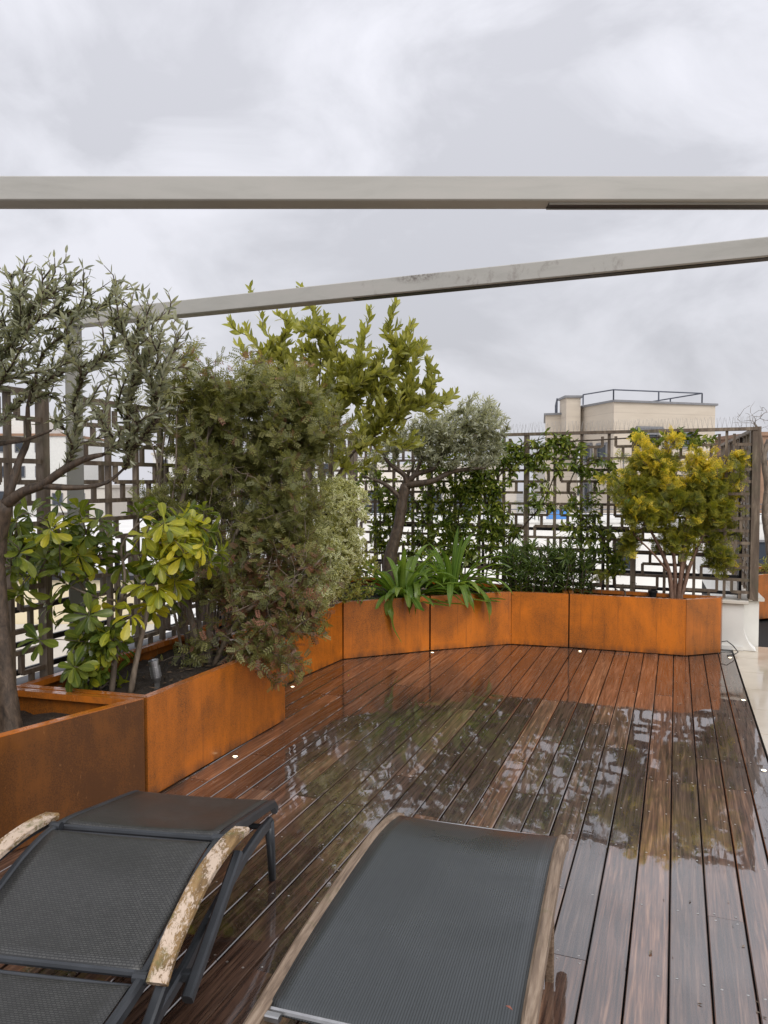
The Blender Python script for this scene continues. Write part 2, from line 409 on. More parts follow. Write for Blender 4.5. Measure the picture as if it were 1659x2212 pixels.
mat_deck(); mat_corten(); mat_corten('corten_wet', True); mat_trellis(); mat_galv(); mat_arm(); mat_teak(); mat_soil(); mat_cladding(); mat_tile()
mat_sling('woven_sling', (0.012, 0.012, 0.011), (0.070, 0.070, 0.065), 0.013, 0.0075, (0.5, 0.36))
mat_sling('grey_mesh_sling', (0.031, 0.037, 0.039), (0.042, 0.049, 0.052), 0.0075, 6.0, (0.42, 0.20))
plain('dark_frame_paint', (0.040, 0.044, 0.050), 0.32, 0.2, 0.2, 9)
plain('black_rail_paint', (0.012, 0.011, 0.013), 0.4, 0.0, 0.2, 5)
plain('white_render', (0.74, 0.735, 0.70), 0.7, 0, 0.06, 3, 0.1)
plain('white_roof', (0.80, 0.785, 0.75), 0.7, 0, 0.08, 0.4)
plain('cream_render', (0.72, 0.62, 0.42), 0.75, 0, 0.06, 1)
plain('pale_render', (0.70, 0.65, 0.58), 0.8, 0, 0.06, 0.3)
plain('stone_cap', (0.62, 0.58, 0.51), 0.55, 0, 0.08, 5)
plain('window_glass', (0.05, 0.06, 0.075), 0.08, 0, 0.3, 0.5)
plain('window_frame_grey', (0.20, 0.20, 0.21), 0.5)
plain('railing_steel', (0.11, 0.12, 0.15), 0.45, 0.3)
plain('terracotta_roof', (0.33, 0.20, 0.13), 0.8, 0, 0.2, 2)
plain('brushed_aluminium', (0.42, 0.42, 0.42), 0.32, 0.9, 0.1, 40)
plain('black_plastic', (0.010, 0.010, 0.011), 0.35)
plain('under_deck', (0.010, 0.008, 0.007), 0.9)
plain('city_ground', (0.30, 0.29, 0.27), 0.9, 0, 0.3, 0.03)
plain('screw_steel', (0.55, 0.54, 0.52), 0.3, 0.8)
plain('spike_wire', (0.42, 0.41, 0.40), 0.5, 0.2)
plain('green_plastic', (0.02, 0.30, 0.08), 0.4); plain('blue_plastic', (0.08, 0.25, 0.60), 0.4)
plain('dry_twig', (0.21, 0.165, 0.125), 0.75, 0, 0.3, 20)
plain('post_grey', (0.235, 0.23, 0.21), 0.5, 0, 0.12, 4)
plain('litter', (0.09, 0.058, 0.034), 0.8, 0, 0.4, 20)
plain('red_petal', (0.26, 0.09, 0.06), 0.5)
mat_bark('olive_bark', (0.022, 0.015, 0.010), (0.13, 0.088, 0.058), 38)
mat_bark('grey_twig', (0.075, 0.056, 0.040), (0.26, 0.205, 0.155), 25)
mat_bark('dark_twig', (0.030, 0.020, 0.014), (0.115, 0.076, 0.050), 25)
mat_bark('thuja_bark', (0.09, 0.045, 0.030), (0.26, 0.155, 0.105), 40)
mat_bark('vine_stem', (0.03, 0.020, 0.014), (0.10, 0.07, 0.045), 40)
mat_leaf('olive_leaf', (0.115, 0.125, 0.080), (0.215, 0.225, 0.150), (0.34, 0.35, 0.25), 0.40, 0.22, back=(0.50, 0.51, 0.40))
mat_leaf('olive_silver_leaf', (0.17, 0.18, 0.125), (0.29, 0.30, 0.215), (0.43, 0.44, 0.33), 0.40, 0.22, back=(0.58, 0.59, 0.48))
mat_leaf('tobira_leaf', (0.070, 0.112, 0.020), (0.145, 0.195, 0.030), (0.27, 0.30, 0.045), 0.26, 0.3)
mat_leaf('tobira_young_leaf', (0.26, 0.30, 0.030), (0.44, 0.45, 0.038), (0.70, 0.60, 0.050), 0.28, 0.36)
mat_leaf('arbutus_leaf', (0.190, 0.205, 0.048), (0.325, 0.335, 0.078), (0.46, 0.44, 0.115), 0.34, 0.38)
mat_leaf('lentisk_leaf', (0.100, 0.112, 0.036), (0.215, 0.225, 0.072), (0.38, 0.36, 0.14), 0.36, 0.34)
mat_leaf('lentisk_red_leaf', (0.125, 0.085, 0.045), (0.26, 0.135, 0.085), (0.44, 0.20, 0.145), 0.4, 0.3)
mat_leaf('variegated_leaf', (0.20, 0.235, 0.08), (0.31, 0.34, 0.13), (0.44, 0.45, 0.21), 0.4, 0.34, rim=(0.90, 0.88, 0.62))
mat_leaf('jasmine_leaf', (0.056, 0.099, 0.015), (0.147, 0.212, 0.029), (0.407, 0.424, 0.077), 0.3, 0.35)
mat_leaf('oleander_leaf', (0.045, 0.080, 0.020), (0.095, 0.150, 0.034), (0.19, 0.25, 0.062), 0.30, 0.25)
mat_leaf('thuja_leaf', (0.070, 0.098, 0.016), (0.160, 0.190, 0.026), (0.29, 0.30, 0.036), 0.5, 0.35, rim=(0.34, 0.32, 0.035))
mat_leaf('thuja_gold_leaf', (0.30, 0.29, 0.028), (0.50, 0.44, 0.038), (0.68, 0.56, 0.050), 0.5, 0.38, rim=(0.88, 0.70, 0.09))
mat_leaf('agapanthus_leaf', (0.090, 0.165, 0.028), (0.165, 0.265, 0.045), (0.28, 0.38, 0.085), 0.26, 0.32)

# ------------------------------------------------------------------ ground, terrace, decking
UB = Vector((math.sin(math.radians(20.8)), math.cos(math.radians(20.8)), 0)); VB = Vector((UB.y, -UB.x, 0))
TR = Vector((3.69, 7.60, 0)); TD = Vector((-0.914, 0.406, 0)).normalized()          # back trellis line, running to the left
LT0 = Vector((-2.16, 4.25, 0)); LD = Vector((0.34, 0.94, 0)).normalized()            # side trellis line
RD = Vector((1.20, 3.5, 0)).normalized()                                              # trellis returning away at the right
CORNER = Vector((-0.333, 9.387, 0))
def LT(s): return LT0 + LD * s
def BT(s): return TR + TD * s

b = MB(); b.poly_extrude([(-900, -300), (900, -300), (900, 1500), (-900, 1500)], -20.4, -20.0)
tag(b.build('city_ground', MT['city_ground']), kind='structure')

b = MB()
K = TR + Vector((0.10, -0.02, 0)); KF = TR + RD * 9.0 + Vector((0.12, 0, 0))
outl = [(-4.5, -4), (14, -4), (14, 16.2), (KF.x, 16.2), (K.x + 0.02, K.y + 0.12)]
for p in (BT(0.1) + Vector((0.09, 0.2, 0)), CORNER + Vector((-0.06, 0.2, 0)), LT(0) + Vector((-0.18, 0.06, 0)), LT(-3.0) + Vector((-0.18, 0.06, 0))): outl.append((p.x, p.y))
outl += [(-4.5, 1.0)]
b.poly_extrude(outl, -3.4, -0.036)
terr = tag(b.build('terrace_floor', MT['under_deck']), kind='structure')

deck = empty('deck', (0, 0, 0), kind='structure')
def P2(u, v): return UB * u + VB * v
# boards: each is its own piece
pitch = 0.136; bw = 0.1295; n_left = 25
def board_mesh(L, seed):
    rr = random.Random(seed)
    bm = MB(); q = 0.003
    prof = [(-bw/2, -0.022), (bw/2, -0.022), (bw/2, -q), (bw/2-q, 0), (-bw/2+q, 0), (-bw/2, -q)]
    n = len(prof); vs = [(x, 0, z) for x, z in prof] + [(x, L, z) for x, z in prof]
    bm.add(vs, [(i, i+n, (i+1) % n + n, (i+1) % n) for i in range(n)] + [tuple(range(n)), tuple(range(n, 2*n))[::-1]])
    return bm
screws = MB()
def screw(p):
    r = 0.0048; n = 8
    vs = [(p.x + r*math.cos(2*math.pi*k/n), p.y + r*math.sin(2*math.pi*k/n), 0.0007) for k in range(n)] + [(p.x, p.y, 0.0016)]
    screws.add(vs, [(k, (k+1) % n, n) for k in range(n)])
rr = random.Random(11)
rotz = -math.radians(20.8)
JO = 0.46                                                                           # joist spacing
for i in range(-n_left, 4):
    vc = (i + 0.5) * pitch
    u = -1.4 + rr.choice([0, 1, 2, 3]) * JO
    first = True; u0 = -1.4
    while u0 < 8.24:
        ln = rr.choice([3, 4, 4, 5, 5]) * JO
        u1 = u + ln if not first else u + JO
        first = False
        u1 = min(u1, 8.25)
        if 8.25 - u1 < 0.4: u1 = 8.25
        L = u1 - u0 - 0.003
        bm = board_mesh(L, i)
        p = P2(u0, vc); p.z = rr.uniform(-0.0012, 0.0012)
        o = bm.build('board', MT['deck'], origin=(0, 0, 0)); o.parent = deck
        o.location = p; o.rotation_euler = (rr.uniform(-0.0006, 0.0006), rr.uniform(-0.004, 0.004), rotz)
        for uu in (u0 + 0.022, u1 - 0.025):
            for vv in (-0.038, 0.040): screw(P2(uu + rr.uniform(-.004, .004), vc + vv + rr.uniform(-.006, .006)))
        k = u0 + JO
        while k < u1 - 0.2:
            for vv in (-0.038, 0.040):
                if rr.random() < 0.8: screw(P2(k + rr.uniform(-.01, .01), vc + vv + rr.uniform(-.006, .006)))
            k += JO
        u0 = u1; u = u1
so = screws.build('screws', MT['screw_steel'], deck); so['kind'] = 'stuff'

# cream tiles right of the decking, each tile a piece
tb = MB(); tb.box((0.003, 0.003, -0.02), (0.597, 0.597, 0)); tile_me = None
for a in range(0, 12):
    for bq in range(-3, 22):
        p = P2(bq * 0.6 + 0.28, 0.553 + a * 0.6)
        c = P2(bq * 0.6 + 0.58, 0.853 + a * 0.6)
        if c.x > 13.5 or c.y < -3.5 or c.y > 15.8: continue
        # stay on the terrace side of the return wall
        rel = c - TR
        if rel.y > -0.1 and rel.x < RD.x / RD.y * rel.y + 0.35 and rel.y > 0.0: continue
        if tile_me is None:
            o = tb.build('tile', MT['tile'], origin=(0, 0, 0)); tile_me = o.data
        else: o = link('tile', tile_me)
        o.parent = terr; o.location = (p.x, p.y, -0.004 + rr.uniform(-0.0008, 0.0008)); o.rotation_euler = (0, 0, rotz)

# lower neighbouring roof, white and bright
b = MB(); b.poly_extrude([(-60, 3), (-2.9, 3.0), (-0.6, 9.9), (3.9, 8.0), (6.7, 16.6), (16, 16.6), (60, 20), (60, 48), (-60, 70)], -5.0, -1.4)
tag(b.build('lower_roof', MT['white_roof']), kind='structure')

# ------------------------------------------------------------------ parapet walls
def wall_run(name, a, b_, th, h, label, cap=True, skirt=0.0, mat='white_render', capmat='stone_cap'):
    a = Vector(a); b_ = Vector(b_); d = (b_ - a).normalized()
    root = empty(name, a, label, 'wall')
    m = MB(); m.bar(a + Vector((0, 0, h/2 - 0.02)), b_ + Vector((0, 0, h/2 - 0.02)), th, h + 0.03)
    m.build('wall_body', MT[mat], root)
    if cap:
        m = MB(); m.bar(a - d*0.04 + Vector((0, 0, h + 0.0225)), b_ + d*0.04 + Vector((0, 0, h + 0.0225)), th + 0.09, 0.035, bevel=0.006)
        m.build('coping', MT[capmat], root)
    return root
wo = Vector((0.04, 0.09, 0))
wl_ = wall_run('parapet_wall', BT(4.30) + wo, BT(0.10) + wo, 0.20, 0.462, 'low white rendered parapet with stone coping ending beside the last orange planter')
# flared foot of the parapet end
m = MB(); e0 = BT(0.10) + wo; d = -TD; r = Vector((d.y, -d.x, 0))
prof = [(0.0, 0.0), (0.115, 0.0), (0.10, 0.012), (0.055, 0.06), (0.022, 0.13), (0.0, 0.21)]
vs = []; 
for k in (-0.0995, 0.0995):
    for (x, z) in prof:
        q = e0 + d * x + r * k * (1 + 0.0 * x); vs.append((q.x, q.y, z))
n = len(prof); m.add(vs, [(i, (i+1) % n, (i+1) % n + n, i+n) for i in range(n)] + [tuple(range(n))[::-1], tuple(range(n, 2*n))])
m.build('flared_foot', MT['white_render'], wl_)
m = MB(); f0 = BT(1.2) + wo + r * 0.113; m.bar(f0 + Vector((0, 0, 0.02)), e0 + r * 0.113 + Vector((0, 0, 0.02)), 0.024, 0.04)
m.build('skirting', MT['white_render'], wl_)
wall_run('parapet_wall', LT(-2.6) + Vector((-0.06, 0.03, 0)), CORNER + Vector((-0.06, -0.12, 0)), 0.18, 0.462, 'low white parapet with black capping under the side trellis behind the shrubs', capmat='black_rail_paint')
wall_run('parapet_wall', TR + RD*0.22 + Vector((0.0, 0.06, 0)), TR + RD * 8.6 + Vector((0.0, 0.06, 0)), 0.18, 0.462, 'low white parapet running away under the receding trellis')

# ------------------------------------------------------------------ trellis panels
cube = MB(); cube.box((-.5, -.5, -.5), (.5, .5, .5)); _o = cube.build('slat', MT['trellis'], origin=(0, 0, 0)); CUBE = _o.data; bpy.data.objects.remove(_o)
TZ0, TZ1 = 0.515, 2.227
def trellis_panel(origin, direction, length, label, name='trellis_panel', posts=(True, True), spikes=True, simple=False, ncol=4):
    d = Vector(direction); ang = math.atan2(d.y, d.x)
    root = empty(name, (origin.x, origin.y, TZ0), label, 'trellis', 'wooden trellis panels along the terrace edge')
    root.rotation_euler = (0, 0, ang)
    def piece(nm, x0, x1, z0, z1, depth=0.034, y=0.0):
        o = link(nm, CUBE, root); o.location = ((x0+x1)/2, y, (z0+z1)/2 - TZ0); o.scale = (abs(x1-x0), depth, abs(z1-z0))
        return o
    pw = 0.052; bwid = 0.028
    if posts[0]: piece('post', -pw, -0.0015, TZ0, TZ1 - 0.034, 0.06)
    if posts[1]: piece('post', length - pw, length - 0.0015 - pw + pw - 0.0, TZ0, TZ1 - 0.034, 0.06)
    piece('rail', 0, length - 0.004, TZ1 - 0.032, TZ1, 0.075)
    c = length / ncol; rowh = (TZ1 - TZ0 - 0.03) / 13.7
    zt = TZ1 - 0.046
    g = bwid / 2
    for i in range(1, ncol): piece('upright', c*i - g, c*i + g, TZ0 + 0.005, TZ1 - 0.033, 0.036, 0.003)
    k = 0
    while True:
        za = zt - 3 * k * rowh                                           # full rail of this period (k = 0 is the top rail)
        if k > 0 and za > TZ0 + 0.03: piece('slat', 0.002, length - pw, za - g, za + g, 0.030, -0.002)
        if za < TZ0 + 0.06: break
        zA = za - rowh; zB = za - 2*rowh; zC = za - 3*rowh
        h = 0.76 * c
        for i in range(0, ncol + 1):
            cx = c * i
            x0, x1 = max(cx - h, 0.002), min(cx + h, length - pw)
            if i % 2 == 0:                                                # bracket hanging from the rail above
                if zA > TZ0 + 0.03:
                    piece('slat', x0, x1, zA - g, zA + g, 0.028, -0.004)
                for xx in (cx - h, cx + h):
                    if 0.02 < xx < length - pw - 0.02: piece('short_upright', xx - g, xx + g, max(zA, TZ0), za - g, 0.026, 0.001)
            else:                                                         # bracket standing on the rail below
                if zB > TZ0 + 0.03:
                    piece('slat', x0, x1, zB - g, zB + g, 0.028, -0.004)
                    for xx in (cx - h, cx + h):
                        if 0.02 < xx < length - pw - 0.02: piece('short_upright', xx - g, xx + g, max(zC + g, TZ0), zB, 0.026, 0.001)
            if i < ncol and zA > TZ0 + 0.04:
                xx = cx + c/2
                piece('short_upright', xx - g, xx + g, max(zB, TZ0), zA, 0.024, 0.002)
        k += 1
        if k > 7: break
    if spikes:
        m = MB(); x = 0.03; r_ = random.Random(int(length*1000) + int(origin.x*100))
        while x < length:
            for a in (-0.35, 0.35, 0.0):
                hh = r_.uniform(0.09, 0.12)
                m.tube([(x, 0, TZ1 - TZ0), (x + math.sin(a)*hh*0.55 + r_.uniform(-.012, .012), r_.uniform(-.02, .02), TZ1 - TZ0 + hh)], 0.0011, 3)
            x += r_.uniform(0.035, 0.05)
        o = m.build('bird_spikes', MT['spike_wire'], None, origin=(0, 0, 0)); o.parent = root; o['kind'] = 'stuff'
    return root
PL = 1.14
blabels = ['trellis panel at the right end behind the golden conifer, beside the stone coping',
           'trellis panel behind the oleanders with the cream building seen through it',
           'jasmine covered trellis panel behind the agapanthus',
           'trellis panel behind the trunk of the small far olive']
for k in range(4):
    trellis_panel(BT((k+1)*PL if k < 3 else 4.40), -TD, PL if k < 3 else 4.40 - 3*PL, blabels[k], spikes=(k < 3))
# end stile of the last panel, deep board seen on its side
m = MB(); q = BT(0.0); m.bar((q.x, q.y - 0.0, TZ0 - 0.01), (q.x, q.y, TZ1 + 0.004), 0.035, 0.05, up=tuple(TD)); 
root = empty('corner_post', (q.x, q.y, TZ0), 'weathered corner post where the back trellis turns away', 'post')
m.build('stile', MT['trellis'], root)
m = MB(); q2 = q + RD * 0.10 + Vector((-0.05, 0, 0)); m.bar((q2.x, q2.y, TZ0), (q2.x, q2.y, TZ1 - 0.03), 0.10, 0.03, up=(0.94, -0.33, 0)); m.build('side_board', MT['trellis'], root)
trellis_panel(LT(-0.75), LD, 1.144, 'nearest side trellis panel, at the left picture edge behind the tobira', spikes=False)
sl_labels = ['side trellis panel just beyond the grey steel post', 'side trellis panel behind the big lentisk shrub', 'side trellis panel behind the arbutus', 'last side trellis panel meeting the back trellis in the corner']
for k in range(4): trellis_panel(LT(0.66 + PL*k), LD, PL, sl_labels[k], spikes=False)
for k in range(3): trellis_panel(TR + RD * (0.20 + 1.2*k), RD, 1.2, ['near', 'middle', 'far'][k] + ' panel of the trellis receding behind the golden conifer', spikes=False)
# guard rail behind the back trellis
def guard_rail(a, b_, label):
    root = empty('guard_rail', (a.x, a.y, 0.5), label, 'railing')
    for z in (0.555, 0.72, 0.93, 1.16):
        m = MB(); m.bar(a + Vector((0, 0, z)), b_ + Vector((0, 0, z)), 0.02, 0.034); m.build('rail', MT['black_rail_paint'], root)
    n = int((b_ - a).length / 1.2)
    for k in range(n + 1):
        p = a.lerp(b_, k / max(n, 1)); m = MB(); m.bar(p + Vector((0, 0, 0.46)), p + Vector((0, 0, 1.155)), 0.03, 0.03, up=(1, 0, 0)); m.build('baluster', MT['black_rail_paint'], root)
off = Vector((0.06, 0.12, 0))
guard_rail(BT(4.2) + off, BT(0.15) + off, 'black steel guard rail behind the back trellis')
guard_rail(LT(-1.5) + Vector((-0.12, 0.04, 0)), LT(5.2) + Vector((-0.12, 0.04, 0)), 'black steel guard rail behind the side trellis')

# ------------------------------------------------------------------ pergola steel
bz1 = W(829.5, 379, 2.62).z; bz0 = bz1 - 0.081
m = MB(); m.bar((-3.2, 2.665, (bz0+bz1)/2), (4.2, 2.665, (bz0+bz1)/2), 0.09, bz1 - bz0, bevel=0.004)
root = empty('pergola_beam', (-3.2, 2.665, bz0), 'long level pale steel pergola beam across the sky, the nearer and higher of two', 'beam', 'pergola beams')
m.build('beam', MT['galv'], root)
m = MB(); m.bar((0.56, 2.670, bz0 - 0.0015), (4.0, 2.670, bz0 - 0.0015), 0.052, 0.003); ch = m.build('light_channel', MT['black_rail_paint'], root)
for yy in (2.645, 2.695):
    m = MB(); m.bar((0.56, yy, bz0 - 0.003), (4.0, yy, bz0 - 0.003), 0.004, 0.006); m.build('channel_lip', MT['galv'], root)
pA = WZ(157, 678, bz1); pA.z = 0; pB = WZ(1659, 517, bz1); print('POST', pA, bz1, pB); bd = Vector((pB.x, pB.y, 0)) - pA; bd.normalize()
pE = pA + bd * 6.2
root = empty('pergola_beam', (pA.x, pA.y, bz0), 'sloping looking pale steel pergola beam running from the grey post behind the olive', 'beam', 'pergola beams')
m = MB(); m.bar(pA - bd*0.06 + Vector((0, 0, (bz0+bz1)/2)), pE + Vector((0, 0, (bz0+bz1)/2)), 0.09, bz1 - bz0, bevel=0.004); m.build('beam', MT['galv'], root)
m = MB(); m.bar(pA + bd*1.9 + Vector((0, 0, bz0 - 0.0015)), pE + Vector((0, 0, bz0 - 0.0015)), 0.05, 0.003); m.build('light_channel', MT['black_rail_paint'], root)
root = empty('pergola_post', (pA.x, pA.y, 0), 'square grey steel post standing in the side trellis behind the tobira', 'post')
m = MB(); m.bar((pA.x, pA.y, -0.02), (pA.x, pA.y, bz0 - 0.002), 0.098, 0.098, up=(0.38, -0.92, 0), bevel=0.006); m.build('shaft', MT['post_grey'], root)
m = MB(); m.bar((pA.x, pA.y, 0.44), (pA.x, pA.y, 0.475), 0.19, 0.19, up=tuple(bd)); m.build('base_plate', MT['galv'], root)

# ------------------------------------------------------------------ corten planters
PH = 0.549
def planter(front, back, label, patina, soil_z=0.455, name='corten_planter', rim_ends=True):
    """front: polyline seen from the deck (left to right); back: polyline from the right end back to the left"""
    poly = [Vector((x, y, 0)) for x, y in front] + [Vector((x, y, 0)) for x, y in back]
    n = len(poly); nf = len(front)
    cen = sum(poly, Vector()) / n
    root = empty(name, (poly[0].x, poly[0].y, 0), label, 'planter', 'rusted steel planters round the deck')
    ins = []
    for i in range(n):                                                   # inset polygon for the rim
        a, b0, c = poly[i-1], poly[i], poly[(i+1) % n]
        d1 = (b0 - a).normalized(); d2 = (c - b0).normalized()
        n1 = Vector((-d1.y, d1.x, 0)); n2 = Vector((-d2.y, d2.x, 0))
        if n1.dot(cen - b0) < 0: n1 = -n1
        if n2.dot(cen - b0) < 0: n2 = -n2
        bi = (n1 + n2); bi.normalize(); k = 0.048 / max(0.4, bi.dot(n1))
        ins.append(b0 + bi * k)
    for i in range(n):
        a, b0 = poly[i], poly[(i+1) % n]
        d = (b0 - a).normalized(); nn = Vector((-d.y, d.x, 0))
        if nn.dot(cen - a) < 0: nn = -nn
        isf = i < nf - 1
        nm = 'front_panel' if isf else ('end_panel' if i in (nf - 1, n - 1) else 'back_panel')
        g = 0.0025
        m = MB(); a2 = a + d*g + nn*0.004; b2 = b0 - d*g + nn*0.004
        m.bar(a2 + Vector((0, 0, PH/2 + 0.003)), b2 + Vector((0, 0, PH/2 + 0.003)), 0.008, PH - 0.006, bevel=0.0018)
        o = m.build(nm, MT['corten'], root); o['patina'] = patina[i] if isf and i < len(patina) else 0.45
        m = MB()                                                         # folded rim with a small inner downturn
        a3, b3, a4, b4 = a + d*g, b0 - d*g, ins[i], ins[(i+1) % n]
        z = PH + 0.0015; t = 0.004
        low = Vector((0, 0, -0.03))
        vs = [(a3.x, a3.y, z), (b3.x, b3.y, z), (b4.x, b4.y, z), (a4.x, a4.y, z), (a3.x, a3.y, z-t), (b3.x, b3.y, z-t), (b4.x, b4.y, z-t), (a4.x, a4.y, z-t),
              (b4.x, b4.y, z-0.034), (a4.x, a4.y, z-0.034)]
        m.add(vs, [(0, 1, 2, 3), (4, 7, 6, 5), (0, 4, 5, 1), (3, 2, 8, 9), (1, 5, 6, 2), (0, 3, 7, 4)])
        o = m.build('rim', MT['corten_wet'], root); o['patina'] = 0.12 if isf else 0.25
    # soil: bumpy sheet
    m = MB(); N = 26
    xs = [p.x for p in poly]; ys = [p.y for p in poly]
    ctr = cen
    ring = []
    per = []
    for i in range(n):
        a, b0 = poly[i], poly[(i+1) % n]; seg = max(2, int((b0-a).length / 0.06))
        for k in range(seg): per.append(a.lerp(b0, k / seg))
    rings = 7; vs = []
    for j in range(rings):
        f = 1 - j / rings
        for p in per:
            q = ctr.lerp(p, f * 0.99); vs.append((q.x, q.y, soil_z + rr.uniform(-0.014, 0.014) + 0.03 * (1 - f)))
    vs.append((ctr.x, ctr.y, soil_z + 0.03)); M_ = len(per); fs = []
    for j in range(rings - 1):
        for k in range(M_): fs.append((j*M_+k, j*M_+(k+1) % M_, (j+1)*M_+(k+1) % M_, (j+1)*M_+k))
    for k in range(M_): fs.append(((rings-1)*M_+k, (rings-1)*M_+(k+1) % M_, rings*M_))
    m.add(vs, fs); m.build('soil', MT['soil'], root, smooth=True)
    # litter of dead leaves and chips on the soil
    m = MB()
    for k in range(90):
        p = rr.choice(per); q = ctr.lerp(p, rr.uniform(0.1, 0.95)); a = rr.uniform(0, 6.28); s = rr.uniform(0.012, 0.035)
        dx, dy = math.cos(a)*s, math.sin(a)*s
        z = soil_z + rr.uniform(0.012, 0.04)
        m.add([(q.x-dx, q.y-dy, z), (q.x-dy*.3, q.y+dx*.3, z+rr.uniform(0, .012)), (q.x+dx, q.y+dy, z+rr.uniform(-.004, .012)), (q.x+dy*.3, q.y-dx*.3, z)], [(0, 1, 2, 3)])
    o = m.build('leaf_litter', MT['litter'], root); o['kind'] = 'stuff'
    return root
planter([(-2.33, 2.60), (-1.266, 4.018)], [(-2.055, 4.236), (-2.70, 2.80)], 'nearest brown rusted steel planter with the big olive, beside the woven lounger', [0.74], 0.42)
planter([(-1.256, 4.030), (-0.701, 5.391)], [(-1.53, 5.70), (-2.066, 4.262)], 'orange rusted steel planter holding the tobira and lentisk shrubs', [0.12], 0.45)
planter([(-1.13, 5.69), (-0.395, 7.236)], [(-0.99, 7.53), (-1.50, 5.83)], 'orange rusted planter under the overhanging lentisk, half hidden', [0.02], 0.45)
planter([(-0.383, 7.244), (0.452, 7.612)], [(0.26, 8.95), (-0.34, 9.18), (-0.975, 7.56)], 'orange rusted planter with one long agapanthus leaf hanging over its face', [0.08], 0.46)
planter([(0.466, 7.618), (1.318, 7.918), (1.874, 7.762)], [(1.95, 8.24), (0.29, 8.94)], 'bent orange rusted planter holding the second agapanthus and oleanders', [0.05, 0.02], 0.47)
planter([(1.884, 7.758), (2.92, 7.383), (3.315, 7.515)], [(3.365, 7.60), (1.965, 8.22)], 'orange rusted planter at the right end holding the golden conifer', [0.03, 0.33], 0.48)
planter([(4.50, 9.30), (9.0, 11.25)], [(8.6, 12.1), (4.85, 10.2)], 'far brown rusted planter at the right picture edge past the parapet', [0.40], 0.47)

# ------------------------------------------------------------------ deck spotlights, cable
def mat_emit(name, col, st):
    m = Mat(name); m.P(Base_Color=(0.9, 0.88, 0.82, 1), Emission_Color=(*col, 1), Emission_Strength=st); MT[name] = m.m
mat_emit('lamp_lens', (1.0, 0.80, 0.48), 5.5)
lights = [((508, 1635), 'lit round deck light beside the tobira planter'), ((632, 1484), 'lit round deck light under the overhanging lentisk'),
          ((934, 1410), 'lit round deck light at the planter seam below the agapanthus'), ((1253, 1407), 'lit round deck light in front of the right end planter'),
          ((1577, 1421), 'lit round deck light nearest the white parapet foot'), ((1606, 1513), 'lit round deck light midway along the border board'), ((1650, 1665), 'lit round deck light on the border board nearest the viewer')]
for (px, lab) in lights:
    p = WZ(*px); root = empty('deck_light', (p.x, p.y, 0), lab, 'light', 'small round lights set into the deck')
    m = MB(); n = 16
    vs = []
    for r_, z in ((0.023, 0.0008), (0.023, 0.0035), (0.014, 0.0035), (0.014, 0.0015)):
        vs += [(p.x + r_*math.cos(2*math.pi*k/n), p.y + r_*math.sin(2*math.pi*k/n), z) for k in range(n)]
    m.add(vs, [(j*n+k, j*n+(k+1) % n, (j+1)*n+(k+1) % n, (j+1)*n+k) for j in range(3) for k in range(n)]); m.build('ring', MT['brushed_aluminium'], root)
    m = MB(); m.add([(p.x + 0.014*math.cos(2*math.pi*k/n), p.y + 0.014*math.sin(2*math.pi*k/n), 0.0028) for k in range(n)], [tuple(range(n))]); m.build('lens', MT['lamp_lens'], root)
p = WZ(1560, 1412); q = WZ(1592, 1408)
m = MB(); m.tube([(3.33, 7.53, 0.11), (3.38, 7.52, 0.12), (3.43, 7.50, 0.08), (3.47, 7.47, 0.02), (3.42, 7.44, 0.006), (3.33, 7.40, 0.006)], 0.005, 6)
tag(m.build('cable', MT['black_plastic'], origin=(3.33, 7.53, 0)), 'thin black cable looping out behind the right end planter', 'cable')

# ------------------------------------------------------------------ loungers
class Frame:
    def __init__(s, O, ang):
        s.O = Vector((O[0], O[1], 0)); s.a = Vector((math.sin(ang), -math.cos(ang), 0)); s.r = Vector((math.cos(ang), math.sin(ang), 0))
    def p(s, t, lat, z): return s.O + s.a*t + s.r*lat + Vector((0, 0, z))

def smooth_prof(pts):
    """Catmull-Rom through (t, z)"""
    def f(t):
        if t <= pts[0][0]: return pts[0][1] + (t - pts[0][0]) * (pts[1][1]-pts[0][1])/(pts[1][0]-pts[0][0])
        if t >= pts[-1][0]: return pts[-1][1] + (t - pts[-1][0]) * (pts[-1][1]-pts[-2][1])/(pts[-1][0]-pts[-2][0])
        for i in range(len(pts)-1):
            if pts[i][0] <= t <= pts[i+1][0]:
                h = pts[i+1][0]-pts[i][0]; u = (t-pts[i][0])/h
                m0 = (pts[i+1][1]-pts[max(i-1,0)][1])/(pts[i+1][0]-pts[max(i-1,0)][0])*h
                j = min(i+2, len(pts)-1); m1 = (pts[j][1]-pts[i][1])/(pts[j][0]-pts[i][0])*h
                return (2*u**3-3*u*u+1)*pts[i][1]+(u**3-2*u*u+u)*m0+(-2*u**3+3*u*u)*pts[i+1][1]+(u**3-u*u)*m1
    return f

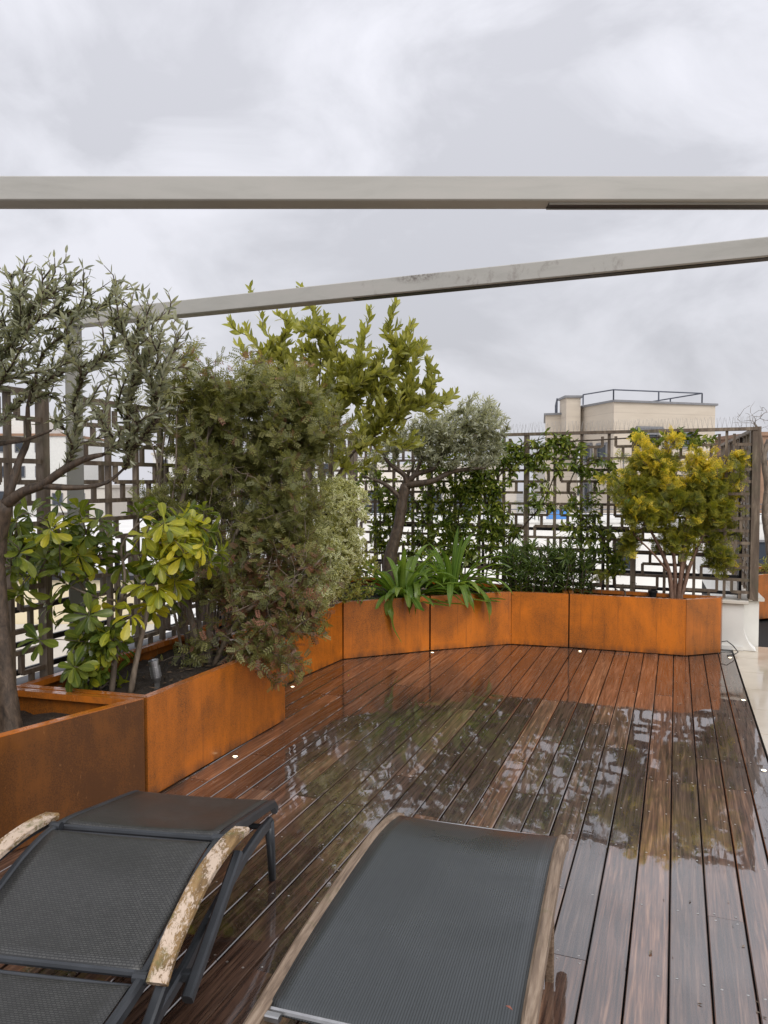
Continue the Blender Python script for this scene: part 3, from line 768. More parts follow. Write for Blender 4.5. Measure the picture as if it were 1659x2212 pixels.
def sling(root, name, fr, t0, t1, zf, hw, mat, sag=0.012, nt=36, nl=14, th=0.004, curl0=0.0, label=None):
    vs = []; uv = []; arc = 0; last = None
    rows = []
    for i in range(nt + 1):
        t = t0 + (t1-t0)*i/nt; z = zf(t)
        if last is not None: arc += math.hypot(t-last[0], z-last[1])
        last = (t, z); rows.append((t, z, arc))
    for layer in (0, 1):
        for (t, z, ar) in rows:
            for j in range(nl + 1):
                x = -1 + 2*j/nl
                e_ = min(1, (t - t0)/0.05, (t1 - t)/0.05)
                zz = z - sag*(1 - x*x)*(0.4 + 0.6*math.sin(math.pi*(t-t0)/(t1-t0))) - layer*th
                # hem rolls over the end bars
                k0 = max(0, 1 - (t-t0)/0.03); k1 = max(0, 1 - (t1-t)/0.03)
                zz -= 0.014*(k0*k0 + k1*k1)
                q = fr.p(t, x*hw, zz); vs.append(q - Vector(root.location)); uv.append((x*hw, ar))
    W_ = nl + 1; N1 = (nt+1)*W_
    fs = []
    for i in range(nt):
        for j in range(nl):
            q = i*W_ + j
            fs.append((q, q+W_, q+W_+1, q+1)); fs.append((N1+q, N1+q+1, N1+q+W_+1, N1+q+W_))
    for i in range(nt):
        fs.append((i*W_, N1+i*W_, N1+(i+1)*W_, (i+1)*W_)); q = i*W_+nl; fs.append((q, q+W_, N1+q+W_, N1+q))
    for j in range(nl):
        fs.append((j, j+1, N1+j+1, N1+j)); q = nt*W_+j; fs.append((q, N1+q, N1+q+1, q+1))
    me = bpy.data.meshes.new(name); me.from_pydata([tuple(v) for v in vs], [], fs); me.materials.append(MT[mat])
    ul = me.uv_layers.new(name='uv'); li = [l.vertex_index for l in me.loops]
    ul.data.foreach_set('uv', [c for k in li for c in uv[k]])
    me.polygons.foreach_set('use_smooth', [True]*len(fs)); me.update()
    o = link(name, me, root)
    if label: o['label'] = label
    return o

# --- woven lounger with weathered wooden arms
fA = Frame((-0.7841, 3.311), math.radians(-9.18))
zA = smooth_prof([(-0.02, 0.322), (0.0, 0.329), (0.3, 0.393), (0.62, 0.454), (0.8, 0.438), (1.0, 0.378), (1.2, 0.336), (1.5, 0.325), (2.1, 0.345)])
LA = empty('sun_lounger', fA.p(1.0, 0, 0), 'black woven sun lounger with peeling wooden armrests and dark metal frame', 'sun lounger', 'sun loungers on the deck')
hw = 0.296
sling(LA, 'foot_sling', fA, 0.0, 0.605, zA, hw, 'woven_sling')
sling(LA, 'seat_sling', fA, 0.648, 1.185, zA, hw, 'woven_sling')
sling(LA, 'back_sling', fA, 1.228, 1.98, zA, hw, 'woven_sling')
def flatbar(m, pts, w, h):
    for i in range(len(pts)-1):
        d = (pts[i+1]-pts[i]).normalized(); ext = d*0.004
        m.bar(pts[i]-ext, pts[i+1]+ext, w, h, bevel=min(w, h)*0.22)
def ribbon(pts, w, h, bev):
    """one continuous bevelled bar following pts (side vector constant)"""
    m = MB(); n = 8; rings = []
    for i, p in enumerate(pts):
        d = (pts[min(i+1, len(pts)-1)] - pts[max(i-1, 0)]).normalized()
        r_ = d.cross(Vector((0, 0, 1))).normalized(); u_ = r_.cross(d)
        prof = [(-w/2+bev, -h/2), (w/2-bev, -h/2), (w/2, -h/2+bev), (w/2, h/2-bev), (w/2-bev, h/2), (-w/2+bev, h/2), (-w/2, h/2-bev), (-w/2, -h/2+bev)]
        rings.append([p + r_*x + u_*y for x, y in prof])
    vs = [q for r_ in rings for q in r_]; N = len(pts)
    m.add(vs, [(i*n+k, i*n+(k+1) % n, (i+1)*n+(k+1) % n, (i+1)*n+k) for i in range(N-1) for k in range(n)] + [tuple(range(n))[::-1], tuple(range((N-1)*n, N*n))])
    return m
DF = MT['dark_frame_paint']
for sgn in (-1, 1):
    for (t0, t1) in ((-0.02, 0.625), (0.632, 1.205), (1.212, 2.0)):
        pts = [fA.p(t0 + (t1-t0)*i/16, sgn*0.311, zA(t0 + (t1-t0)*i/16) - 0.018 - (0.03*max(0, 1-(t0+(t1-t0)*i/16+0.02)/0.05)**2 if t0 < 0 else 0)) for i in range(17)]
        ribbon(pts, 0.030, 0.040, 0.008).build('side_rail', DF, LA)
    # hinge knuckles
    for t in (0.628, 1.208):
        m = MB(); c_ = fA.p(t, sgn*0.309, zA(t) - 0.008); m.tube([c_ - fA.r*0.02, c_ + fA.r*0.02], 0.017, 10); m.build('hinge', DF, LA)
    # base rail rising and falling below the slings
    pts = [fA.p(t, sgn*0.318, z) for t, z in ((0.075, 0.262), (0.22, 0.272), (0.42, 0.268), (0.6, 0.245), (0.78, 0.220), (0.95, 0.185), (1.2, 0.165), (1.9, 0.165))]
    ribbon(pts, 0.028, 0.044, 0.007).build('base_rail', DF, LA)
    pts = [fA.p(0.085, sgn*0.318, 0.268), fA.p(0.065, sgn*0.319, 0.15), fA.p(0.05, sgn*0.320, 0.001)]
    m = MB(); m.tube(pts, [0.022, 0.019, 0.016], 8); m.build('leg', DF, LA, smooth=True)
    pts = [fA.p(1.72, sgn*0.318, 0.165), fA.p(1.74, sgn*0.319, 0.08), fA.p(1.75, sgn*0.320, 0.001)]
    m = MB(); m.tube(pts, [0.022, 0.019, 0.016], 8); m.build('leg', DF, LA, smooth=True)
    # arm strut with an open square end
    lat = 0.372 if sgn > 0 else -0.362
    a_ = fA.p(0.60, lat, 0.385); b_ = fA.p(1.045, lat, 0.160)
    ribbon([a_.lerp(b_, k/6) for k in range(7)], 0.034, 0.038, 0.007).build('arm_strut', DF, LA)
    m = MB(); a2 = fA.p(0.985, sgn*0.34, 0.19); m.bar(fA.p(0.98, sgn*0.30, 0.185), fA.p(0.98, lat, 0.192), 0.03, 0.03, bevel=0.004); m.build('cross_stub', DF, LA)
    m = MB(); c_ = fA.p(0.80, sgn*0.335, 0.25); m.tube([c_, c_ + fA.r*sgn*0.035], 0.016, 12); m.build('pivot_knob', DF, LA)
    # second post from the arm's near end down to the rail
    a_ = fA.p(1.20, lat, 0.315); b_ = fA.p(1.33, sgn*0.345, 0.165)
    ribbon([a_, a_.lerp(b_, 0.5), b_], 0.034, 0.03, 0.006).build('arm_post', DF, LA)
    # bracket bar below the armrest
    za = smooth_prof([(0.57, 0.462), (0.68, 0.478), (0.80, 0.482), (0.93, 0.472), (1.05, 0.440), (1.14, 0.408), (1.20, 0.376), (1.25, 0.335)])
    ts = [0.57 + 0.67*k/20 for k in range(21)]
    ribbon([fA.p(t, lat, za(t) - 0.030) for t in ts[1:-1]], 0.024, 0.022, 0.004).build('arm_bracket', DF, LA)
    ribbon([fA.p(t, lat, za(t) - 0.006) for t in ts], 0.060, 0.026, 0.005).build('armrest', MT['arm'], LA)['label'] = 'wooden armrest with flaking lichen covered paint'
for t in (0.02, 0.60, 0.655, 1.18, 1.235, 1.95):
    m = MB(); m.tube([fA.p(t, -0.305, zA(t) - 0.020), fA.p(t, 0.305, zA(t) - 0.020)], 0.0115, 8); m.build('cross_bar', DF, LA)
m = MB(); m.tube([fA.p(0.10, -0.31, 0.25), fA.p(0.10, 0.31, 0.25)], 0.013, 8); m.build('cross_bar', DF, LA)

# --- teak lounger with grey mesh
fB = Frame((0.3753, 3.0303), math.radians(-17.46))
zB_ = smooth_prof([(0, 0.323), (0.15, 0.356), (0.3, 0.375), (0.5, 0.380), (0.75, 0.377), (1.0, 0.366), (1.3, 0.335), (1.6, 0.325), (2.1, 0.33)])
LB = empty('sun_lounger', fB.p(1.0, 0, 0), 'teak framed sun lounger with smooth grey mesh sling, seen from its head', 'sun lounger', 'sun loungers on the deck')
sling(LB, 'mesh_sling', fB, 0.0, 1.245, zB_, 0.317, 'grey_mesh_sling', sag=0.016, nt=50)
sling(LB, 'back_sling', fB, 1.30, 1.98, zB_, 0.317, 'grey_mesh_sling', sag=0.016)
for sgn in (-1, 1):
    ts = [-0.045 + 2.08*k/40 for k in range(41)]
    pts = [fB.p(t, sgn*0.334, zB_(t) - 0.024 - (0.02*max(0, 1 - (t+0.045)/0.12)**2)) for t in ts]
    ribbon(pts, 0.040, 0.066, 0.012).build('side_rail', MT['teak'], LB, smooth=False)
    a_ = fB.p(0.50, sgn*0.330, 0.30); b_ = fB.p(0.385, sgn*0.322, 0.0)
    ribbon([a_, a_.lerp(b_, 0.5), b_], 0.030, 0.052, 0.005).build('leg', MT['teak'], LB)
    a_ = fB.p(1.70, sgn*0.330, 0.29); b_ = fB.p(1.82, sgn*0.322, 0.0)
    ribbon([a_, a_.lerp(b_, 0.5), b_], 0.030, 0.052, 0.005).build('leg', MT['teak'], LB)
    m = MB(); m.bar(fB.p(1.262, sgn*0.275, zB_(1.26) - 0.012), fB.p(1.262, sgn*0.317, zB_(1.26) - 0.012), 0.022, 0.018, bevel=0.003); m.build('rod_end', MT['brushed_aluminium'], LB)
for t, dz in ((0.44, 0.08), (1.275, 0.05), (1.74, 0.10)):
    m = MB(); m.bar(fB.p(t, -0.315, zB_(t) - dz), fB.p(t, 0.315, zB_(t) - dz), 0.05, 0.028, bevel=0.004); m.build('cross_bar', MT['teak'], LB)
for t in (0.012, 1.235, 1.31, 1.97):
    m = MB(); m.tube([fB.p(t, -0.315, zB_(t) - 0.016), fB.p(t, 0.315, zB_(t) - 0.016)], 0.009, 8); m.build('sling_rod', MT['brushed_aluminium'], LB)

# ------------------------------------------------------------------ foliage toolkit
def leaf_mesh(name, width, shape, fold=0.25, curl=0.25, rows=(0.22, 0.48, 0.76), mat=None, stalk=0.0):
    """leaf along +Y, length 1, normal +Z; attribute rim runs 0 at the midrib to 1 at the margin"""
    v = [(0, 0, 0)]; rim = [0.0]
    for s in rows:
        w = width/2 * shape(s); z = -curl * s * s * 0.5
        v += [(-w, s, z + fold*w), (0, s, z), (w, s, z + fold*w)]; rim += [1, 0, 1]
    v.append((0, 1, -curl*0.5)); rim.append(0.9)
    f = [(0, 2, 1), (0, 3, 2)]
    for i in range(len(rows)-1):
        q = 1 + 3*i; f += [(q, q+1, q+4, q+3), (q+1, q+2, q+5, q+4)]
    q = 1 + 3*(len(rows)-1); t = len(v)-1
    f += [(q, q+1, t), (q+1, q+2, t)]
    return dict(v=np.array(v, float), f=f, rim=np.array(rim, float))

def pinnate(npairs=4):
    v = []; f = []; rim = []
    def put(base, d, L, w):
        n_ = np.array([0, 0, 1.0]); s = np.cross(d, n_)
        b = len(v)
        for (a, c, e) in ((0, 0, 0), (0.45, -w, 1), (0.45, w, 1), (1, 0, 0.8)):
            v.append(base + d*L*a + s*c + n_*(-0.12*a*L)); rim.append(e*0.6)
        f.append((b, b+1, b+3, b+2))
    b = 0
    v += [np.array([-0.008, 0, 0]), np.array([0.008, 0, 0]), np.array([0.004, 0.95, -0.1]), np.array([-0.004, 0.95, -0.1])]; rim += [0.1]*4; f.append((0, 1, 2, 3))
    for i in range(npairs):
        y = 0.2 + 0.72*i/(npairs-1)
        for s in (-1, 1):
            d = np.array([s*0.86, 0.5, 0.05]); d /= np.linalg.norm(d); put(np.array([0, y, -0.1*y]), d, 0.36*(1-0.25*abs(i/(npairs-1)-0.5)), 0.075)
    return dict(v=np.array(v, float), f=f, rim=np.array(rim, float))

def frond(seed=0, lobes=5):
    """flat scale-leaf spray of a conifer: a feathery fan with side branchlets"""
    r_ = random.Random(seed); v = []; f = []; rim = []
    def blade(p, d, L, w):
        s = np.array([d[1], -d[0], 0.0]); b = len(v)
        for (a, c) in ((0, 0.35), (0, -0.35), (0.6, -1.0), (1, 0), (0.6, 1.0)):
            v.append(np.array([p[0], p[1], 0]) + np.array([d[0], d[1], 0])*L*a + s*w*c + np.array([0, 0, -0.10*(np.hypot(p[0], p[1]) + L*a)**2])); rim.append(0.2 + 0.55*min(1, np.hypot(p[0], p[1]) + L*a*0.6))
        f.append((b, b+1, b+2, b+3, b+4))
    blade((0, 0), (0, 1), 1.0, 0.026)
    for i in range(lobes):
        y = 0.12 + 0.68*i/(lobes-1)
        for s in (-1, 1):
            a = math.radians(r_.uniform(32, 48)); L = (0.62 - 0.42*i/(lobes-1))*r_.uniform(0.8, 1.1)
            d = (s*math.sin(a), math.cos(a)); blade((0, y), d, L, 0.026)
            for j in (0.38, 0.68):
                for s2 in (-1, 1):
                    a2 = a*s + s2*math.radians(34); p = (d[0]*L*j, y + d[1]*L*j); blade(p, (math.sin(a2), math.cos(a2)), L*0.36, 0.024)
    return dict(v=np.array(v, float), f=f, rim=np.array(rim, float))

ell = lambda s: math.sin(math.pi*min(1, max(0, s))**0.9)
SH_lance = lambda s: math.sin(math.pi*s**0.85)**0.9
SH_obov = lambda s: (math.sin(math.pi*min(1.0, s*0.93)**1.75))**0.8
SH_ovate = lambda s: math.sin(math.pi*s**0.75)
PROTO = {
    'olive': [leaf_mesh('olive', 0.23, SH_lance, 0.3, 0.15), leaf_mesh('olive', 0.27, SH_lance, 0.5, -0.25)],
    'tobira': [leaf_mesh('tobira', 0.42, SH_obov, 0.25, 0.35, (0.25, 0.5, 0.75, 0.92)), leaf_mesh('tobira', 0.38, SH_obov, 0.45, 0.7, (0.25, 0.5, 0.75, 0.92))],
    'arbutus': [leaf_mesh('arbutus', 0.44, ell, 0.2, 0.12), leaf_mesh('arbutus', 0.40, ell, 0.35, 0.25)],
    'lentisk': [pinnate(4), pinnate(5)],
    'varieg': [leaf_mesh('varieg', 0.46, ell, 0.3, 0.3, (0.25, 0.55, 0.82))],
    'jasmine': [leaf_mesh('jasmine', 0.40, SH_ovate, 0.25, 0.25), leaf_mesh('jasmine', 0.36, SH_ovate, 0.5, 0.45)],
    'oleander': [leaf_mesh('oleander', 0.17, SH_lance, 0.3, 0.3), leaf_mesh('oleander', 0.15, SH_lance, 0.4, 0.55)],
    'thuja': [frond(1), frond(2, 4)],
}

def proto_me(key, i, mat):
    nm = 'leaf_%s' % key
    P = PROTO[key][i]
    me = bpy.data.meshes.new(nm); me.from_pydata([tuple(p) for p in P['v']], [], P['f']); me.materials.append(MT[mat])
    a = me.attributes.new('rim', 'FLOAT', 'POINT'); a.data.foreach_set('value', P['rim'])
    me.polygons.foreach_set('use_smooth', [True]*len(P['f'])); me.update(); return me

def norm(a): return a / np.maximum(np.linalg.norm(a, axis=-1, keepdims=True), 1e-9)

def foliage(root, key, mats, pos, dirs, nrm, scale, midx, nmax=300, leafname='leaf', restname='foliage'):
    """the leaves that show largest become parts of their own, the rest one joined part"""
    pos = np.asarray(pos, float); N = len(pos)
    dirs = norm(np.asarray(dirs, float)); nrm = np.asarray(nrm, float)
    side = norm(np.cross(dirs, nrm)); nrm = np.cross(side, dirs)
    scale = np.asarray(scale, float); midx = np.asarray(midx, int)
    np_ = len(PROTO[key]); pidx = rng.integers(0, np_, N)
    sx, sy, zc = screen(pos)
    inf = (sx > 5) & (sx < 1655) & (sy > 5) & (sy < 2205)
    dist = np.linalg.norm(pos - np.array([0, 0, CAMH]), axis=1)
    sc = scale/dist * np.where(inf, 1, 0) * (1 - 0.9*(dist - dist.min())/max(np.ptp(dist), 1e-6)) + rng.uniform(0, 1e-6, N)
    order = np.argsort(-sc); ind = order[:nmax]; rest = order[nmax:]
    mes = {}
    rl = np.array(root.location)
    for k in ind:
        kk = (pidx[k], midx[k])
        if kk not in mes: mes[kk] = proto_me(key, kk[0], mats[kk[1]])
        o = bpy.data.objects.new(leafname, mes[kk]); C.objects.link(o); o.parent = root
        R = np.stack([side[k], dirs[k], nrm[k]], axis=1) * scale[k]
        M = Matrix.Identity(4)
        for a in range(3):
            for b_ in range(3): M[a][b_] = R[a, b_]
            M[a][3] = pos[k, a] - rl[a]
        o.matrix_basis = M
    if len(rest) == 0: return
    Vs = []; loops = []; lt = []; mi = []; rn = []; rim = []; base = 0
    for i in range(np_):
        for mm in range(len(mats)):
            sel = rest[(pidx[rest] == i) & (midx[rest] == mm)]
            if len(sel) == 0: continue
            P = PROTO[key][i]; pv = P['v']; nv = len(pv)
            B = np.stack([side[sel], dirs[sel], nrm[sel]], axis=1) * scale[sel][:, None, None]
            V = np.einsum('vk,nkc->nvc', pv, B) + pos[sel][:, None, :] - rl
            Vs.append(V.reshape(-1, 3))
            fl = np.concatenate([np.array(f) for f in P['f']]); cnt = np.array([len(f) for f in P['f']])
            loops.append((fl[None, :] + (base + np.arange(len(sel))*nv)[:, None]).ravel()); lt.append(np.tile(cnt, len(sel)))
            mi.append(np.full(len(sel)*len(cnt), mm)); rn.append(np.repeat(rng.uniform(0, 1, len(sel)), nv)); rim.append(np.tile(P['rim'], len(sel)))
            base += len(sel)*nv
    V = np.concatenate(Vs); L = np.concatenate(loops).astype(np.int32); T = np.concatenate(lt).astype(np.int32)
    me = bpy.data.meshes.new(restname); me.vertices.add(len(V)); me.vertices.foreach_set('co', V.ravel())
    me.loops.add(len(L)); me.loops.foreach_set('vertex_index', L)
    me.polygons.add(len(T)); me.polygons.foreach_set('loop_start', np.concatenate([[0], np.cumsum(T)[:-1]]).astype(np.int32)); me.polygons.foreach_set('loop_total', T)
    for m_ in mats: me.materials.append(MT[m_])
    me.polygons.foreach_set('material_index', np.concatenate(mi).astype(np.int32)); me.polygons.foreach_set('use_smooth', np.ones(len(T), bool))
    a = me.attributes.new('rnd', 'FLOAT', 'POINT'); a.data.foreach_set('value', np.concatenate(rn))
    a = me.attributes.new('rim', 'FLOAT', 'POINT'); a.data.foreach_set('value', np.concatenate(rim))
    me.update(calc_edges=True); me.validate()
    o = link(restname, me, root); o['kind'] = 'stuff'

def blobs(lst, n, power=0.5, clumps=0, sig=0.08):
    """n random points inside a union of ellipsoids (photo x, y, distance, rx, ry in photo units, depth radius in metres, weight)"""
    w = np.array([(q[6] if len(q) > 6 else 1.0) * (q[3]*q[4])**0.75 * q[5]**0.5 for q in lst]); w /= w.sum()
    out = []
    for i, q in enumerate(lst):
        k = int(round(n*w[i])); c = np.array(W(q[0], q[1], q[2])); s = q[2]/F
        d = norm(rng.normal(size=(k, 3))); r_ = rng.uniform(0, 1, (k, 1))**power
        out.append(c + d*r_*np.array([q[3]*s, q[5], q[4]*s]))
    out = np.concatenate(out)
    if clumps:                                                            # gather the points into uneven clumps
        cen = out[rng.choice(len(out), clumps, replace=False)]
        wt = rng.uniform(0.4, 1.6, clumps); wt /= wt.sum()
        j = rng.choice(clumps, len(out), p=wt); out = cen[j] + rng.normal(size=(len(out), 3))*sig*rng.uniform(0.6, 1.25, clumps)[j][:, None]
    return out

def grow(bases, targets, kpath=0.25, turn=0.6, step=0.07, jit=0.012, bend=0.42, up=0.0, endup=0.0):
    """branches from base polylines to every target; returns list of (points, attach radius order) polylines and tip counts"""
    P = []; D = []; Lp = []; par = []; base_nodes = []
    for pts in bases:
        pts = np.asarray(pts, float); prev = -1; acc = 0
        if len(P):
            dd = np.linalg.norm(np.array(P) - pts[0], axis=1); prev = int(dd.argmin()) if dd.min() < 0.12 else -1
        for i in range(len(pts)-1):
            seg = pts[i+1]-pts[i]; L = np.linalg.norm(seg); n = max(1, int(L/step))
            for k in range(n):
                P.append(pts[i] + seg*k/n); D.append(seg/L); Lp.append(acc + L*k/n); par.append(prev); prev = len(P)-1
            acc += L
        P.append(pts[-1]); D.append(seg/L); Lp.append(acc); par.append(prev); base_nodes.append(len(P)-1)
    nb = len(P)
    tg = np.asarray(targets, float)
    dist = np.min(np.linalg.norm(tg[:, None, :] - np.array(P)[None], axis=2), axis=1)
    cap = len(P) + len(tg)*14 + 10
    PA = np.zeros((cap, 3)); DA = np.zeros((cap, 3)); LA_ = np.zeros(cap); PA[:nb] = P; DA[:nb] = D; LA_[:nb] = Lp; par += [-1]*(cap-nb)
    n = nb; polys = []
    for t in tg[np.argsort(dist)]:
        dv = t - PA[:n]; d = np.linalg.norm(dv, axis=1) + 1e-6
        cost = d*(1 + turn*(1 - np.einsum('ij,ij->i', dv, DA[:n])/d)) + kpath*LA_[:n]
        i = int(cost.argmin()); d0 = d[i]; p0 = PA[i]
        c = p0 + DA[i]*d0*bend + np.array([0, 0, up*d0])
        if endup: c = c*(1-endup) + (t - np.array([0, 0, 0.6*d0]))*endup
        ns = int(min(13, max(2, round(d0/step)))); idx = [i]
        prev = i
        for k in range(1, ns+1):
            u = k/ns; q = (1-u)**2*p0 + 2*u*(1-u)*c + u*u*t
            if k < ns: q = q + rng.normal(size=3)*jit*min(1, d0/0.3)
            PA[n] = q; dd = q - PA[prev]; DA[n] = dd/(np.linalg.norm(dd)+1e-9); LA_[n] = LA_[prev] + np.linalg.norm(dd); par[n] = prev; idx.append(n); prev = n; n += 1
        polys.append(idx)
    cnt = np.zeros(n)
    for idx in polys: cnt[idx[-1]] += 1
    for i in range(n-1, -1, -1):
        if par[i] >= 0: cnt[par[i]] += cnt[i]
    return PA[:n], DA[:n], np.array(par[:n]), cnt, polys, nb

def wood(root, bases, radii, g, tip_r, expo, mat, trunk_name='trunk', branch_name='branches', sides=5, trunk_sides=10, rmax=None):
    PA, DA, par, cnt, polys, nb = g
    m = MB()
    for idx in polys:
        rad = [tip_r*max(1, cnt[k])**expo for k in idx]
        rad[0] = min(rad[0], rad[1]*1.25); rad[-1] = tip_r*0.55
        if rmax: rad = [min(r_, rmax) for r_ in rad]
        m.tube([PA[k] for k in idx], rad, sides if rad[0] > tip_r*2.2 else 4)
    o = m.build(branch_name, MT[mat], root, smooth=True); o['kind'] = 'stuff'
    if bases:
        m = MB()
        for pts, rd in zip(bases, radii):
            # resample for a knotty trunk
            pts = [Vector(p) for p in pts]; q = []; rq = []
            for i in range(len(pts)-1):
                nn = max(2, int((pts[i+1]-pts[i]).length/0.045))
                for k in range(nn):
                    u = k/nn; a = pts[max(i-1, 0)]; b_ = pts[i]; c = pts[i+1]; e_ = pts[min(i+2, len(pts)-1)]
                    pt = 0.5*((2*b_) + (c-a)*u + (2*a-5*b_+4*c-e_)*u*u + (3*b_-a-3*c+e_)*u**3)
                    q.append(pt); rq.append((rd[i]*(1-u) + rd[i+1]*u) * (1 + 0.10*math.sin(len(q)*2.1+rd[0]*90) * random.random()))
            q.append(pts[-1]); rq.append(rd[-1])
            m.tube(q, rq, trunk_sides)
        m.build(trunk_name, MT[mat], root, smooth=True)

def along_tips(g, leaf_len, spacing, per=1, jitter=0.25, first=0.0):
    """sample positions along the last leaf_len metres of each branch: returns pos, axis direction, order index from the tip"""
    PA, DA, par, cnt, polys, nb = g
    pos = []; ax = []; od = []
    for idx in polys:
        k = idx[-1]; acc = first; rem = leaf_len*rng.uniform(0.6, 1.15); nxt = first
        chain = [PA[k]]
        while par[k] >= 0 and acc < rem + 0.1:
            chain.append(PA[par[k]]); acc += np.linalg.norm(PA[k]-PA[par[k]]); k = par[k]
            if k < nb: break
        acc = 0.0
        for a, b_ in zip(chain[:-1], chain[1:]):
            L = np.linalg.norm(b_-a)
            if L < 1e-6: continue
            while nxt < acc + L and nxt < rem:
                u = (nxt-acc)/L; p = a + (b_-a)*u
                for _ in range(per): pos.append(p); ax.append((a-b_)/L); od.append(nxt)
                nxt += spacing*rng.uniform(1-jitter, 1+jitter)
            acc += L
            if acc > rem: break
    return np.array(pos), np.array(ax), np.array(od)

def spiral(pos, ax, ang_lo, ang_hi, pairs=False, up=0.0, flat=0.0, whorl=0):
    """leaf directions leaving the twig at an angle, turning round it"""
    n = len(pos); t = norm(np.cross(ax, np.array([0.31, 0.22, 0.92]))); b_ = np.cross(ax, t)
    if whorl: ph = np.arange(n)*2*math.pi/whorl + (np.arange(n)//whorl)*0.9 + rng.uniform(-.3, .3, n)
    elif pairs: ph = (np.arange(n) % 2)*math.pi + (np.arange(n)//2)*1.57 + rng.uniform(-.4, .4, n)
    else: ph = np.arange(n)*2.4 + rng.uniform(-.4, .4, n)
    a = np.radians(rng.uniform(ang_lo, ang_hi, n))[:, None]
    rad = t*np.cos(ph)[:, None] + b_*np.sin(ph)[:, None]
    d = norm(ax*np.cos(a) + rad*np.sin(a) + np.array([0, 0, up]))
    nn = norm(ax - d*np.einsum('ij,ij->i', ax, d)[:, None] + np.array([0, 0, flat]) + rng.normal(size=(n, 3))*0.25)
    return d, nn

# ------------------------------------------------------------------ plants
def Wl(lst, d0=None):
    return [np.array(W(q[0], q[1], q[2] if len(q) > 2 else d0)) for q in lst]

# --- big olive in the nearest planter
ob = [Wl([(26, 1585, 3.86), (14, 1480, 3.87), (2, 1350, 3.88), (-6, 1220, 3.88), (2, 1130, 3.86), (14, 1085, 3.84)]),
      Wl([(10, 1092, 3.84), (50, 1062, 3.80), (89, 1049, 3.78), (139, 1014, 3.74), (185, 991, 3.70), (222, 982, 3.68)]),
      Wl([(89, 1049, 3.78), (140, 1053, 3.76), (188, 1052, 3.80), (232, 1042, 3.84), (268, 1012, 3.86)]),
      Wl([(14, 1085, 3.84), (30, 1030, 3.86), (46, 985, 3.88), (62, 945, 3.88), (60, 880, 3.86), (78, 810, 3.84)]),
      Wl([(2, 1130, 3.86), (-30, 1050, 3.9), (-46, 970, 3.92), (0, 958, 3.86), (55, 950, 3.80), (110, 930, 3.72)]),
      Wl([(-40, 1000, 3.9), (-40, 880, 3.9), (-10, 800, 3.85), (20, 740, 3.8)])]
orad = [[.060, .048, .043, .041, .044, .036], [.029, .025, .022, .019, .016, .010], [.018, .015, .012, .009, .006], [.025, .022, .018, .015, .011, .007], [.026, .022, .018, .014, .010, .006], [.018, .014, .011, .006]]
OT = empty('olive_tree', ob[0][0] - np.array([0, 0, 0.05]), 'large silvery olive tree at the left edge with bare forking limbs', 'tree')
tg = blobs([(200, 750, 3.75, 195, 130, .42), (90, 650, 3.75, 115, 95, .35, .8), (290, 680, 3.7, 105, 85, .3, .9), (330, 800, 3.7, 80, 75, .3), (260, 900, 3.65, 150, 60, .3), (20, 820, 3.8, 110, 140, .4), (-60, 700, 3.8, 90, 130, .4), (120, 585, 3.75, 110, 45, .25, .7), (300, 960, 3.75, 70, 40, .2, .5), (350, 740, 3.7, 60, 80, .25, .9), (230, 620, 3.72, 120, 50, .25, .8)], 520, 0.40)
og = grow(ob, tg, 0.42, 0.9, 0.07, 0.009, 0.5)
wood(OT, ob, orad, og, 0.0028, 0.42, 'olive_bark', rmax=0.015)
pos, ax, od = along_tips(og, 0.46, 0.047, 2)
d, nn = spiral(pos, ax, 28, 62, pairs=True)
foliage(OT, 'olive', ['olive_leaf'], pos, d, nn, rng.uniform(0.032, 0.066, len(pos)), np.zeros(len(pos)), restname='crown')

# --- tobira with whorled leaves
tb_pts = [(125,1085,0),(170,1100,0),(62,1108,0),(32,1128,0),(108,1142,2),(172,1128,0),(18,1165,0),(42,1192,0),(25,1222,0),(60,1246,0),(128,1172,0),(165,1192,0),(205,1218,0),(185,1155,0),(98,1208,0),(48,1285,0),
          (80,1381,0),(245,1311,1),(285,1328,1),(192,1330,0),(150,1322,0),(168,1385,0),(218,1395,1),(160,1440,0),(218,1442,0),(246,1462,0),(264,1480,0),(186,1468,0),(182,1358,0),(238,1360,1),
          (355,1128,1),(398,1112,1),(431,1138,1),(345,1150,1),(412,1198,2),(376,1250,1),(332,1212,1),(312,1192,0),(480,1190,0),(342,1268,1),(372,1292,0),(300,1240,0),(440,1100,0),(300,1105,0),(215,1120,0),(235,1180,0),
          (265,1215,0),(140,1260,0),(105,1310,0),(350,1095,0),(455,1215,0),(210,1290,0),(320,1300,1),(270,1395,0),(130,1225,0)]
tpos = []; tm = []
for (x, y, yl) in tb_pts:
    dpt = 4.40 + (x-220)*0.0012 + rng.uniform(-0.22, 0.22) - (0.10 if yl else 0); tpos.append(np.array(W(x, y, dpt))); tm.append(yl)
for q in blobs([(110, 1160, 4.5, 85, 60, .2), (200, 1190, 4.5, 70, 60, .2), (390, 1170, 4.4, 85, 70, .2, 1.6), (220, 1370, 4.4, 75, 60, .15), (190, 1440, 4.35, 50, 40, .12), (340, 1270, 4.5, 50, 40, .15), (60, 1200, 4.5, 45, 70, .2)], 64, .5):
    tpos.append(q); tm.append((0 if random.random() < 0.75 else 1) if screen(q)[0] < 300 else (1 if random.random() < 0.8 else 0))
